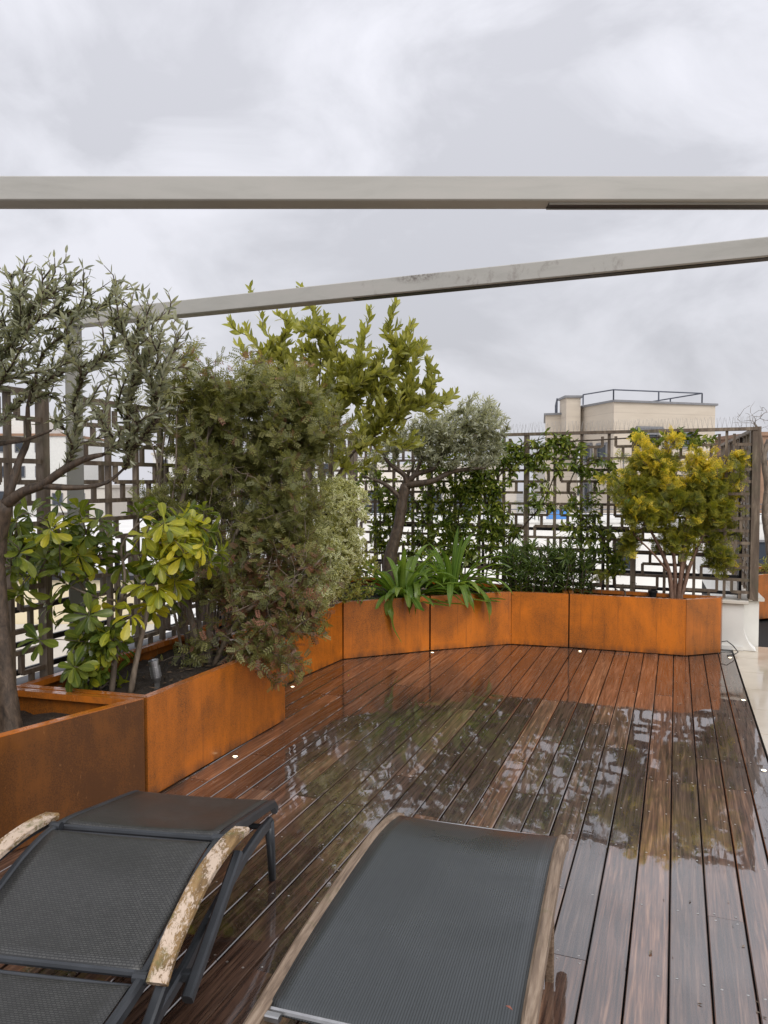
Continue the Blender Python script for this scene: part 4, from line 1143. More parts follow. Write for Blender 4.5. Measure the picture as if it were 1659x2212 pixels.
tb_b = [Wl([(240,1500,4.42),(247,1440,4.42),(255,1370,4.42),(262,1300,4.43)]), Wl([(282,1500,4.40),(292,1440,4.40),(312,1350,4.40),(330,1290,4.42),(372,1285,4.42)]),
        Wl([(215,1492,4.48),(212,1400,4.5),(200,1290,4.5),(170,1220,4.5),(130,1180,4.5)]), Wl([(232,1420,4.5),(180,1270,4.48),(140,1230,4.45),(90,1200,4.4)]), Wl([(262,1300,4.43),(270,1240,4.45),(262,1180,4.5),(300,1130,4.5)])]
TB = empty('tobira_shrub', tb_b[0][0] - np.array([0, 0, 0.03]), 'tobira shrub with whorls of broad glossy leaves, many turned yellow', 'shrub')
tgp = np.array(tpos); tg_ = grow(tb_b, tgp, 0.12, 0.5, 0.07, 0.006, 0.35)
wood(TB, tb_b, [[.019,.017,.015,.011],[.018,.016,.014,.011,.007],[.013,.012,.010,.008,.006],[.012,.010,.008,.006],[.011,.009,.008,.006]], tg_, 0.0035, 0.35, 'grey_twig', 'stems', 'twigs')
pos = []; d = []; nn = []; mi = []; sc = []
PA, DA, par, cnt, polys, nb = tg_
for idx in polys:
    tip = PA[idx[-1]]; a = DA[idx[-1]]; j = int(np.linalg.norm(tgp - tip, axis=1).argmin()); yl = tm[j]
    a = norm(a + np.array([0, -0.25, 0.55])); t_ = norm(np.cross(a, [0.3, 0.2, 0.9])); b_ = np.cross(a, t_)
    n = rng.integers(9, 15); ph0 = rng.uniform(0, 6.28)
    droop = rng.uniform(0.2, 0.9) if yl else rng.uniform(-0.1, 0.55)
    for k in range(n):
        ph = ph0 + k*2.4; an = math.radians(rng.uniform(48, 92) + (12 if yl else 0)) * (0.55 + 0.45*min(1, k/5))
        dd = a*math.cos(an) + (t_*math.cos(ph) + b_*math.sin(ph))*math.sin(an) + np.array([0, 0, -droop*0.7])
        dd /= np.linalg.norm(dd)
        pos.append(tip - a*0.012*(k % 4) + dd*0.006); d.append(dd); nn.append(a + rng.normal(size=3)*0.15 + np.array([0, 0, .3]))
        sc.append(rng.uniform(0.085, 0.135)*(0.75 if k < 2 else 1)); mi.append(1 if (yl == 2 or (yl == 1 and rng.random() < 0.75) or rng.random() < 0.06) else 0)
foliage(TB, 'tobira', ['tobira_leaf', 'tobira_young_leaf'], pos, d, nn, sc, mi, nmax=320)

# --- large lentisk (mastic) shrub
lb = [Wl([(452,1440,5.15),(454,1330,5.2),(478,1246,5.25),(522,1130,5.35),(600,1045,5.45),(660,985,5.5)]), Wl([(440,1440,5.2),(405,1300,5.2),(389,1180,5.2),(392,1088,5.25),(427,992,5.3),(470,900,5.4)]),
      Wl([(460,1440,5.1),(520,1330,5.0),(590,1290,5.0),(660,1240,5.1),(700,1200,5.2)]), Wl([(445,1440,5.2),(430,1330,5.3),(425,1200,5.4),(480,1080,5.5),(560,960,5.6),(600,880,5.7)]),
      Wl([(440,1440,5.3),(370,1280,5.35),(345,1120,5.4),(350,980,5.4),(370,880,5.4)]), Wl([(465,1440,5.1),(540,1390,4.98),(600,1360,4.92),(650,1330,4.98)]), Wl([(470,1440,5.3),(520,1250,5.5),(600,1150,5.6),(690,1080,5.7)])]
for k in range(9):
    x0 = 400 + 10*k; xm = 330 + 24*k + random.uniform(-12, 12); dd = 5.3 + random.uniform(-.1, .25)
    lb.append(Wl([(x0, 1440, dd), ((x0+xm)/2 + random.uniform(-12, 12), 1300, dd), (xm, 1150, dd), (xm + random.uniform(-25, 30), 1010, dd + .05), (xm + random.uniform(-30, 50), 900, dd + .1)]))
LS = empty('lentisk_shrub', lb[0][0] - np.array([0, 0, 0.03]), 'big twiggy lentisk shrub with small dark leaves, reddish at its low overhanging side', 'shrub')
tg = blobs([(560, 890, 5.6, 165, 115, .45, 1.5), (440, 850, 5.4, 115, 90, .35, 1.3), (655, 960, 5.5, 62, 95, .35, 1.3), (600, 1050, 5.4, 110, 80, .4), (500, 1000, 5.5, 120, 80, .4, .8), (380, 815, 5.45, 62, 50, .3), (620, 1130, 5.4, 80, 70, .35, .9), (540, 1130, 5.35, 120, 60, .35, .8), (440, 980, 5.5, 95, 90, .35, .7), (370, 900, 5.5, 45, 60, .3, .4)], 1750, 0.45, 170, 0.09)
tr = blobs([(600, 1330, 5.0, 85, 75, .22, 1.2), (550, 1260, 5.1, 140, 80, .28, 1.2), (640, 1240, 5.15, 60, 80, .25), (520, 1390, 4.98, 95, 45, .2), (610, 1415, 4.90, 35, 45, .12, .9), (450, 1400, 5.1, 65, 45, .2, .8), (672, 1350, 5.0, 25, 45, .12), (430, 1250, 5.25, 100, 100, .25, 1.2), (390, 1120, 5.35, 70, 120, .25, 1.0), (430, 1050, 5.4, 95, 90, .25, 1.0), (580, 1200, 5.2, 110, 90, .25, 1.0)], 1250, 0.45, 170, 0.075)
alltg = np.concatenate([tg, tr])
lg = grow(lb, alltg, 0.14, 0.7, 0.06, 0.014, 0.42)
wood(LS, lb, [[.022,.019,.017,.013,.010,.006],[.024,.021,.019,.017,.013,.008],[.016,.014,.011,.008,.005],[.016,.014,.012,.010,.008,.005],[.014,.012,.010,.008,.006],[.012,.010,.008,.005],[.013,.011,.009,.006]] + [[.011,.009,.008,.006,.004]]*9, lg, 0.0019, 0.40, 'grey_twig', 'stems', 'twigs', rmax=0.012)
pos, ax, od = along_tips(lg, 0.20, 0.0165, 1)
d, nn = spiral(pos, ax, 35, 75, flat=0.5)
lx, ly, lz = screen(pos)
keep = rng.uniform(0, 1, len(pos)) < np.where(ly > 1150, 0.7, 1.0)
pos, d, nn, lx, ly = pos[keep], d[keep], nn[keep], lx[keep], ly[keep]
pr = np.clip((ly - 1150)/200, 0, 0.34)*np.where(lx > 470, 1, 0.4); pr = np.maximum(pr, np.where(ly < 800, 0.14, 0.03))
foliage(LS, 'lentisk', ['lentisk_leaf', 'lentisk_red_leaf'], pos, d, nn, rng.uniform(0.044, 0.080, len(pos)), (rng.uniform(0, 1, len(pos)) < pr).astype(int), restname='foliage')
# bare pale twigs poking out
tw = blobs([(570, 1300, 5.0, 140, 125, .3), (620, 1180, 5.15, 95, 100, .3), (500, 1080, 5.2, 140, 90, .3), (560, 1420, 4.92, 80, 45, .12)], 330, 0.3)
bg = grow(lb, tw, 0.05, 0.5, 0.05, 0.018, 0.3); wood(LS, [], [], bg, 0.0017, 0.25, 'dry_twig', branch_name='bare_twigs', sides=4); C.objects['bare_twigs']['kind'] = 'stuff'

# --- arbutus behind
ab = [Wl([(700,1300,6.75),(705,1150,6.8),(715,1000,6.85),(722,894,6.85),(735,850,6.85),(765,820,6.85),(823,777,6.85)]), Wl([(705,1150,6.8),(690,1000,6.85),(688,900,6.9),(690,836,6.9),(693,760,6.9)]),
      Wl([(715,1050,6.85),(770,970,6.8),(830,930,6.75),(890,900,6.75)]), Wl([(690,1000,6.85),(640,900,6.9),(600,830,6.9),(570,760,6.9)])]
AT = empty('arbutus_shrub', ab[0][0] - np.array([0, 0, 0.1]), 'tall arbutus shrub with upright shoots of yellow green oval leaves rising past the lower beam', 'shrub')
shoots = [(541,622),(649,620),(494,690),(566,682),(599,680),(628,678),(679,668),(704,684),(737,698),(755,740),(799,668),(857,652),(890,698),(923,752),(948,820),(986,846),(937,795),(784,702),(828,716),(512,745),(577,757),(610,735),(653,716),(912,955),(880,965),(803,909),(850,930),(930,900),(960,880),(870,760),(900,800),(860,850),(700,760),(720,800),(640,790),(680,830),(760,780),(800,750),(830,880),(780,960),(740,930),(700,900),(840,700),(530,705),(665,640+20)]
sp = np.array([np.array(W(x, y, 6.85 + rng.uniform(-0.3, 0.3))) for x, y in shoots])
tg = np.concatenate([sp, blobs([(700, 800, 6.85, 130, 80, .4), (850, 840, 6.8, 95, 85, .35), (800, 930, 6.75, 120, 60, .35, .7), (590, 760, 6.85, 60, 60, .3, .6), (760, 1000, 6.8, 60, 50, .3, .6), (880, 760, 6.8, 60, 60, .3), (660, 730, 6.85, 90, 50, .3), (620, 800, 6.9, 80, 70, .3), (900, 850, 6.75, 70, 70, .3), (760, 860, 6.8, 130, 80, .35), (830, 800, 6.8, 90, 70, .3)], 330, 0.42)])
ag = grow(ab, tg, 0.22, 0.6, 0.09, 0.008, 0.5, endup=0.65)
wood(AT, ab, [[.022,.02,.018,.016,.013,.010,.006],[.014,.012,.010,.008,.005],[.013,.011,.009,.006],[.012,.010,.008,.006]], ag, 0.0028, 0.36, 'dark_twig', 'stems', 'twigs', rmax=0.012)
pos, ax, od = along_tips(ag, 0.34, 0.021, 1)
d, nn = spiral(pos, ax, 22, 55, up=0.38)
sz = np.where(od < 0.03, 0.7, 1.0)*rng.uniform(0.080, 0.120, len(pos))
foliage(AT, 'arbutus', ['arbutus_leaf'], pos, d, nn, sz, np.zeros(len(pos)))

# --- variegated pittosporum and the small yellow green shrub below it
vb = [Wl([(720,1310,7.0),(722,1230,7.0),(725,1150,7.0),(730,1080,7.0)]), Wl([(715,1310,7.0),(690,1250,6.9),(680,1200,6.9)])]
VS = empty('variegated_shrub', vb[0][0], 'rounded pittosporum with small cream edged leaves beside the lentisk', 'shrub')
tg = blobs([(742, 1100, 6.75, 58, 66, .3), (750, 1175, 6.75, 48, 60, .28), (715, 1220, 6.6, 55, 60, .28), (690, 1285, 6.45, 48, 36, .2), (735, 1052, 6.75, 42, 28, .2), (690, 1150, 6.6, 45, 60, .25)], 820, 0.38)
vg = grow(vb, tg, 0.10, 0.5, 0.07, 0.010, 0.4); wood(VS, vb, [[.014,.012,.010,.006],[.010,.008,.005]], vg, 0.0016, 0.36, 'grey_twig', 'stems', 'twigs')
pos, ax, od = along_tips(vg, 0.16, 0.013, 1); d, nn = spiral(pos, ax, 35, 80, flat=0.3)
foliage(VS, 'varieg', ['variegated_leaf'], pos, d, nn, rng.uniform(0.038, 0.058, len(pos)), np.zeros(len(pos)))
vb = [Wl([(775,1300,7.35),(775,1260,7.35),(780,1210,7.35)])]
SS = empty('low_shrub', vb[0][0], 'low twiggy shrub with tiny yellow green leaves next to the first agapanthus', 'shrub')
tg = blobs([(785, 1215, 7.35, 42, 38, .2), (770, 1265, 7.25, 40, 35, .2), (730, 1285, 7.1, 30, 25, .12)], 260, 0.45)
vg = grow(vb, tg, 0.10, 0.5, 0.05, 0.008, 0.4); wood(SS, vb, [[.010,.008,.005]], vg, 0.0013, 0.36, 'dark_twig', 'stems', 'twigs')
pos, ax, od = along_tips(vg, 0.12, 0.018, 1); d, nn = spiral(pos, ax, 35, 80, flat=0.3)
foliage(SS, 'varieg', ['arbutus_leaf'], pos, d, nn, rng.uniform(0.024, 0.038, len(pos)), np.zeros(len(pos)), nmax=60)

# --- small olive in the corner
o2 = [Wl([(838,1262,8.32),(844,1200,8.32),(861,1136,8.32),(870,1076,8.32),(877,1048,8.32)]), Wl([(868,1080,8.32),(856,1067,8.3),(828,1044,8.28),(782,1028,8.25)]), Wl([(877,1048,8.32),(875,1028,8.3),(842,1002,8.3),(824,975,8.3)]),
      Wl([(877,1050,8.32),(888,1047,8.28),(934,1039,8.2),(971,1021,8.2),(1008,1014,8.15),(1050,1011,8.1)]), Wl([(877,1048,8.32),(898,1025,8.3),(939,1011,8.3),(960,975,8.3)]), Wl([(898,1025,8.3),(910,990,8.35),(915,950,8.4)])]
O2 = empty('olive_tree', o2[0][0] - np.array([0, 0, 0.03]), 'small olive tree with dark crooked trunk in front of the back trellis', 'tree')
tg = blobs([(1000, 925, 8.2, 88, 55, .4), (920, 940, 8.2, 70, 50, .4), (850, 955, 8.3, 50, 35, .3, .7), (1060, 910, 8.15, 42, 52, .3), (1040, 975, 8.15, 55, 40, .3), (960, 980, 8.2, 60, 30, .3, .7), (1030, 872, 8.2, 45, 22, .2, .7), (800, 1000, 8.3, 30, 25, .2, .4)], 760, 0.42)
g2 = grow(o2, tg, 0.25, 0.6, 0.07, 0.010, 0.4)
wood(O2, o2, [[.085,.072,.060,.058,.060],[.034,.028,.022,.012],[.036,.030,.022,.012],[.046,.040,.032,.026,.020,.010],[.034,.028,.020,.010],[.024,.018,.010]], g2, 0.0020, 0.40, 'olive_bark', rmax=0.018)
pos, ax, od = along_tips(g2, 0.26, 0.026, 2); d, nn = spiral(pos, ax, 30, 65, pairs=True)
foliage(O2, 'olive', ['olive_silver_leaf'], pos, d, nn, rng.uniform(0.045, 0.070, len(pos)), np.zeros(len(pos)), restname='crown')

# --- agapanthus
def strap(root, pts, w, mat):
    """strap leaf along pts with a shallow keel"""
    n = len(pts); vs = []; fs = []; rim = []; last_s = Vector((1, 0, 0))
    for i, p in enumerate(pts):
        p = Vector(p); u = i/(n-1); d_ = (Vector(pts[min(i+1, n-1)]) - Vector(pts[max(i-1, 0)])).normalized()
        s_ = d_.cross(Vector((0, 0, 1)))
        if s_.length < 0.05: s_ = last_s
        s_.normalize(); last_s = s_; n_ = s_.cross(d_)
        ww = w*0.5*min(1, 0.55+u*2.2)*min(1, ((1-u)*4.2+0.02)**0.7)
        for k, e_ in ((-1, 1), (0, 0), (1, 1)): vs.append(p + s_*ww*k + n_*(abs(k)*ww*0.35)); rim.append(e_)
    for i in range(n-1):
        q = 3*i; fs += [(q, q+1, q+4, q+3), (q+1, q+2, q+5, q+4)]
    me = bpy.data.meshes.new('leaf'); r0 = Vector(root.location); me.from_pydata([tuple(v-r0) for v in vs], [], fs); me.materials.append(MT[mat])
    a = me.attributes.new('rim', 'FLOAT', 'POINT'); a.data.foreach_set('value', rim)
    me.polygons.foreach_set('use_smooth', [True]*len(fs)); me.update(); return link('leaf', me, root)
def agapanthus(base, label, n, hang, seed):
    r_ = random.Random(seed); root = empty('agapanthus', base, label, 'plant', 'agapanthus clumps in the planters')
    B = Vector(base)
    for k in range(n):
        ph = k*2.39996 + r_.uniform(-.3, .3); el = math.radians(r_.uniform(14, 62)) if k % 4 else math.radians(r_.uniform(58, 84))
        L = r_.uniform(0.50, 0.82); v = Vector((math.cos(ph)*math.cos(el), math.sin(ph)*math.cos(el)*0.8, math.sin(el)))
        p = B + Vector((math.cos(ph)*0.05*r_.random()*2, math.sin(ph)*0.04*r_.random()*2, 0.0)); pts = [p.copy()]; st = L/11
        g_ = r_.uniform(0.08, 0.17)*(1.25 - el/math.pi)
        for i in range(11):
            v = v + Vector((0, 0, -g_*(0.5 + i*0.16))); v.normalize(); p = p + v*st
            if p.z < B.z + 0.012 and p.y > 0: p.z = max(p.z, B.z + 0.012)
            pts.append(p.copy())
        strap(root, pts, r_.uniform(0.046, 0.064), 'agapanthus_leaf')
    for pl, dep in hang:
        cp = [Vector(W(x, y, dd)) for (x, y), dd in zip(pl, dep)]
        # Catmull-Rom resample
        pts = []
        for i in range(len(cp)-1):
            a, b_, c, e_ = cp[max(i-1, 0)], cp[i], cp[i+1], cp[min(i+2, len(cp)-1)]
            for k in range(4):
                u = k/4; pts.append(0.5*((2*b_)+(c-a)*u+(2*a-5*b_+4*c-e_)*u*u+(3*b_-a-3*c+e_)*u**3))
        pts.append(cp[-1]); strap(root, pts, 0.060, 'agapanthus_leaf')
    return root
b1 = W(868, 1300, 7.72); b1.z = 0.475; b2 = W(976, 1285, 7.98); b2.z = 0.48
agapanthus(b1, 'agapanthus clump with a long leaf trailing down the planter face', 74,
           [([(868,1285),(862,1268),(850,1283),(844,1315),(848,1355),(868,1389)], [7.7,7.55,7.43,7.40,7.39,7.37]), ([(872,1285),(880,1262),(886,1290),(885,1328)], [7.7,7.6,7.46,7.44]), ([(875,1285),(896,1258),(902,1290),(897,1330)], [7.7,7.6,7.48,7.46]),
            ([(866,1288),(850,1275),(838,1300),(836,1330)], [7.7,7.55,7.42,7.40])], 5)
agapanthus(b2, 'agapanthus clump nearer the oleanders, its leaves arching over the bent planter', 76,
           [([(980,1275),(1005,1255),(1040,1280),(1052,1310),(1058,1350)], [7.95,7.85,7.72,7.68,7.67]), ([(980,1278),(1010,1258),(1050,1290),(1060,1330)], [7.95,7.85,7.74,7.70]), ([(976,1276),(1000,1262),(1016,1300),(1025,1325)], [7.95,7.82,7.68,7.66]),
            ([(980,1270),(1020,1240),(1060,1260),(1084,1290)], [7.95,7.9,7.85,7.82])], 8)

# --- jasmine on the back trellis
def tpt(x, y, offset=0.05):
    a = (x - 829.5)/F; b_ = (y - 1106)/F
    dv = Vector((a, math.cos(PITCH) - b_*math.sin(PITCH), -b_*math.cos(PITCH) - math.sin(PITCH)))
    nrm_ = Vector((TD.y, -TD.x, 0)); 
    if nrm_.y > 0: nrm_ = -nrm_
    t = (TR + nrm_*offset).dot(nrm_)/dv.dot(nrm_); q = dv*t; return np.array([q.x, q.y, q.z + CAMH])
reg = [(900,1150,85,75,3.6),(1010,1110,75,90,5.6),(960,1020,80,50,2.0),(1062,1000,48,55,2.0),(1090,1175,35,60,1.5),(1140,985,45,28,1.3),(1215,985,48,36,1.3),(1285,1010,40,32,.5),(1165,1080,40,40,.7),(1250,1125,45,45,1.2),(1320,1190,38,45,1.1),(1280,1055,30,40,.35),
       (1450,945,55,15,.28),(1500,950,35,20,.30),(1385,940,20,14,.3),(825,1110,40,80,1.3),(815,1020,40,50,.8),(960,1200,70,50,1.2),(1050,1080,40,50,1.0),(1200,945,25,18,.3)]
tg = []; wsum = sum(q[4] for q in reg)
for q in reg:
    for _ in range(int(1350*q[4]/wsum)):
        rad = math.sqrt(random.random()); an = random.uniform(0, 6.283)
        tg.append(tpt(q[0] + q[2]*1.15*rad*math.cos(an), q[1] + q[3]*1.15*rad*math.sin(an), random.uniform(-0.03, 0.13)))
jb = [[tpt(*q) for q in l] for l in ([(1000,1290),(1005,1200),(990,1120),(1010,1040),(1060,985),(1130,960),(1180,945)], [(905,1290),(900,1200),(915,1120),(880,1050),(900,990)], [(1085,1290),(1095,1200),(1120,1150),(1170,1090),(1200,1020),(1215,970)],
      [(1330,1290),(1325,1220),(1300,1160),(1260,1120),(1230,1060),(1250,1010),(1300,1000)], [(830,1290),(825,1200),(820,1100),(810,1010)], [(1010,1040),(1100,1010),(1200,960),(1300,950),(1400,945),(1500,945)], [(1040,1290),(1060,1180),(1055,1080),(1090,1010)])]
JS = empty('jasmine_climber', jb[0][0], 'jasmine climber with glossy leaves woven through the back trellis', 'climber')
jg = grow(jb, np.array(tg), 0.10, 0.3, 0.07, 0.014, 0.35)
wood(JS, jb, [[.010,.009,.009,.008,.007,.006,.004] + [.004]*3 for _ in jb], jg, 0.0016, 0.25, 'vine_stem', 'stems', 'twigs', sides=4, trunk_sides=6)
pos, ax, od = along_tips(jg, 0.15, 0.036, 2); d, nn = spiral(pos, ax, 45, 85, pairs=True, up=-0.35, flat=0.4)
foliage(JS, 'jasmine', ['jasmine_leaf'], pos, d, nn, rng.uniform(0.055, 0.092, len(pos)), np.zeros(len(pos)))

# --- oleander row
for (x0, x1, lab, sd) in ((1092, 1150, 'dark green oleander bush nearest the agapanthus', 1), (1150, 1212, 'middle oleander bush of the low row before the trellis', 2), (1212, 1276, 'oleander bush at the right end of the low row', 3)):
    bs = []; tips = []
    r_ = random.Random(sd)
    for k in range(17):
        x = r_.uniform(x0, x1); dp = r_.uniform(7.95, 8.2)
        a = np.array(W(x, 1285, dp)); a[2] = 0.47; t_ = np.array(W(x + r_.uniform(-18, 18), r_.uniform(1172, 1215), dp + r_.uniform(-.08, .08)))
        bs.append([a, (a+t_)/2 + rng.normal(size=3)*0.015, t_ - (t_-a)*0.12]); tips += [t_, (a*.3+t_*.7) + rng.normal(size=3)*0.06]
    OL = empty('oleander_bush', bs[0][0], lab, 'shrub', 'low oleanders in front of the trellis')
    gg = grow(bs, np.array(tips), 0.0, 0.4, 0.06, 0.004, 0.4); wood(OL, bs, [[.006, .005, .004]]*len(bs), gg, 0.003, 0.2, 'vine_stem', 'stems', 'twigs', sides=4, trunk_sides=5)
    pos, ax, od = along_tips(gg, 0.30, 0.022, 3); d, nn = spiral(pos, ax, 25, 62, whorl=3)
    # stems also carry leaves lower down
    p2 = []; a2 = []
    for l in bs:
        for k in range(30):
            u = k/30; p2.append(np.array(l[0])*(1-u)+np.array(l[2])*u); a2.append(norm(np.array(l[2])-np.array(l[0])))
    p2 = np.array(p2); a2 = np.array(a2); d2, n2 = spiral(p2, a2, 35, 70, whorl=3)
    pos = np.concatenate([pos, p2]); d = np.concatenate([d, d2]); nn = np.concatenate([nn, n2])
    foliage(OL, 'oleander', ['oleander_leaf'], pos, d, nn, rng.uniform(0.085, 0.135, len(pos)), np.zeros(len(pos)), nmax=140)

# --- golden conifer
tb_ = [Wl([(1452,1300,7.72),(1446,1240,7.72),(1428,1190,7.72),(1402,1140,7.75)]), Wl([(1458,1300,7.72),(1458,1230,7.72),(1450,1160,7.74),(1440,1090,7.76)]), Wl([(1464,1300,7.70),(1472,1230,7.68),(1478,1150,7.7),(1490,1070,7.72)]),
       Wl([(1470,1300,7.72),(1488,1230,7.74),(1512,1170,7.76),(1545,1110,7.78)]), Wl([(1446,1240,7.72),(1415,1200,7.68),(1380,1165,7.66)]), Wl([(1466,1300,7.76),(1478,1220,7.8),(1500,1140,7.84),(1530,1060,7.86)])]
TH = empty('golden_conifer', tb_[0][0] - np.array([0, 0, .05]), 'golden arborvitae bush with feathery yellow tips and bare reddish stems', 'shrub')
tg = blobs([(1470, 1060, 7.75, 110, 75, .38, 1.2), (1440, 990, 7.75, 80, 40, .28), (1570, 1045, 7.78, 45, 65, .28), (1360, 1065, 7.7, 50, 40, .25), (1325, 1085, 7.7, 30, 25, .15, .6), (1410, 1125, 7.7, 75, 40, .28, .8), (1530, 1130, 7.75, 65, 50, .28, .9), (1480, 1165, 7.7, 100, 35, .25, .6), (1400, 1020, 7.72, 50, 40, .25), (1530, 1005, 7.75, 50, 35, .25), (1555, 1195, 7.7, 30, 30, .12, .5), (1400, 1175, 7.7, 50, 30, .15, .5), (1500, 1095, 7.7, 90, 60, .3)], 950, 0.40, 105, 0.062)
tgw = grow(tb_, tg, 0.12, 0.6, 0.06, 0.010, 0.42)
wood(TH, tb_, [[.026,.022,.018,.010],[.024,.020,.016,.008],[.024,.020,.015,.008],[.022,.018,.014,.008],[.013,.010,.006],[.020,.016,.012,.008]], tgw, 0.0020, 0.38, 'thuja_bark', 'stems', 'twigs', rmax=0.012)
pos, ax, od = along_tips(tgw, 0.14, 0.022, 1); d, nn = spiral(pos, ax, 15, 65, up=0.0)
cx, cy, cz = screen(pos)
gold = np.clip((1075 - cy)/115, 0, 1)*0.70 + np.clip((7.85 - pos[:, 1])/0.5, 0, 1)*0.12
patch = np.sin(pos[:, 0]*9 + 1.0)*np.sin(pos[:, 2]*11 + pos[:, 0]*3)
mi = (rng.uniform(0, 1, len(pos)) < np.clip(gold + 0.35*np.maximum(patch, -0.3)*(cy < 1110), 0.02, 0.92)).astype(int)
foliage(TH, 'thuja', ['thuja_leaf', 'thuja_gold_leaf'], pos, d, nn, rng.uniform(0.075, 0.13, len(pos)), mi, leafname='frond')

# --- conifer sprig and cut stump at the foot of the trellis
sb = [Wl([(1300,1288,7.9),(1298,1262,7.9),(1292,1238,7.9)])]
SG = empty('conifer_sprig', sb[0][0], 'tiny green conifer sprig left of the black pot', 'plant')
gg = grow(sb, blobs([(1295, 1245, 7.9, 24, 16, .08)], 26, .5), 0, .4, .04, .004, .4); wood(SG, sb, [[.004,.003,.002]], gg, .0012, .3, 'thuja_bark', 'stems', 'twigs', sides=4, trunk_sides=5)
pos, ax, od = along_tips(gg, .07, .025, 1); d, nn = spiral(pos, ax, 15, 50)
foliage(SG, 'thuja', ['thuja_leaf'], pos, d, nn, rng.uniform(.045, .07, len(pos)), np.zeros(len(pos)), nmax=30, leafname='frond')
sb = [Wl([(1352,1296,7.85),(1350,1278,7.85)])]
SG = empty('pruned_stump', sb[0][0], 'dead cut back shrub stump with curling twigs beside the black pot', 'plant')
gg = grow(sb, blobs([(1352, 1268, 7.85, 42, 14, .12)], 22, .4), 0, .2, .04, .012, .5); wood(SG, sb, [[.010,.008]], gg, .0022, .4, 'dark_twig', 'stump', 'twigs')

# --- bare gnarled tree in the far right planter
gb = [Wl([(1668,1240,9.75),(1660,1170,9.75),(1652,1110,9.7),(1658,1050,9.7),(1650,990,9.7),(1660,950,9.7)]), Wl([(1652,1110,9.7),(1690,1060,9.8),(1700,980,9.8)]), Wl([(1650,990,9.7),(1642,940,9.7),(1630,915,9.7)])]
BTt = empty('bare_tree', gb[0][0], 'bare gnarled pollarded tree with thin reddish twigs at the right picture edge', 'tree')
gg = grow(gb, blobs([(1615, 905, 9.7, 42, 20, .35), (1660, 900, 9.8, 60, 40, .5), (1700, 930, 9.8, 60, 60, .5)], 110, .35), 0.0, .3, .08, .02, .4)
wood(BTt, gb, [[.050,.042,.038,.042,.034,.028],[.03,.025,.02],[.022,.018,.012]], gg, .0022, .3, 'grey_twig', 'trunk', 'twigs', rmax=.02)
sb = [Wl([(1652,1245,9.6),(1652,1232,9.6)])]
SG = empty('edge_plant', sb[0][0], 'low olive green tuft in the far right planter', 'plant')
gg = grow(sb, blobs([(1655, 1222, 9.6, 26, 18, .2), (1690, 1222, 9.8, 26, 18, .2)], 60, .5), 0, .2, .04, .01, .5); wood(SG, sb, [[.006,.005]], gg, .0018, .3, 'thuja_bark', 'stems', 'twigs', sides=4)
pos, ax, od = along_tips(gg, .12, .03, 1); d, nn = spiral(pos, ax, 20, 60); foliage(SG, 'jasmine', ['arbutus_leaf'], pos, d, nn, rng.uniform(.04, .06, len(pos)), np.zeros(len(pos)), nmax=40)

# ------------------------------------------------------------------ small things in the planters
p = WZ(340, 1490, 0.46)
root = empty('garden_spotlight', p, 'small ribbed silver spotlight standing in the soil beside the tobira', 'light')
ax_ = Vector((-0.16, -0.05, 1)).normalized()
m = MB(); q0 = p + Vector((0, 0, 0.05)); q1 = q0 + ax_*0.13
m.tube([q0, q0 + ax_*0.02, q0 + ax_*0.021, q1 - ax_*0.02, q1 - ax_*0.019, q1], [0.020, 0.026, 0.027, 0.027, 0.030, 0.030], 18); m.build('housing', MT['brushed_aluminium'], root)
for k in range(7):
    m = MB(); c = q0 + ax_*(0.026 + k*0.010); m.tube([c, c + ax_*0.004], 0.031, 18); m.build('cooling_fin', MT['brushed_aluminium'], root)
m = MB(); m.tube([q1, q1 + ax_*0.002], 0.025, 18); m.build('lens', MT['window_glass'], root)
m = MB(); m.bar(p + Vector((0, 0, -0.03)), p + Vector((0, 0, 0.055)), 0.03, 0.012, up=(0, 1, 0)); m.build('bracket', MT['brushed_aluminium'], root)
p = W(1410, 1294, 7.78); p.z = 0.475
root = empty('plant_pot', p, 'small empty black plastic pot on the rim beside the golden conifer', 'pot')
m = MB(); m.tube([p, p + Vector((0, 0, 0.085)), p + Vector((0, 0, 0.086)), p + Vector((0, 0, 0.105)), p + Vector((0, 0, 0.105)), p + Vector((0, 0, 0.09))], [0.030, 0.040, 0.047, 0.048, 0.041, 0.039], 18, cap=True); m.build('body', MT['black_plastic'], root)

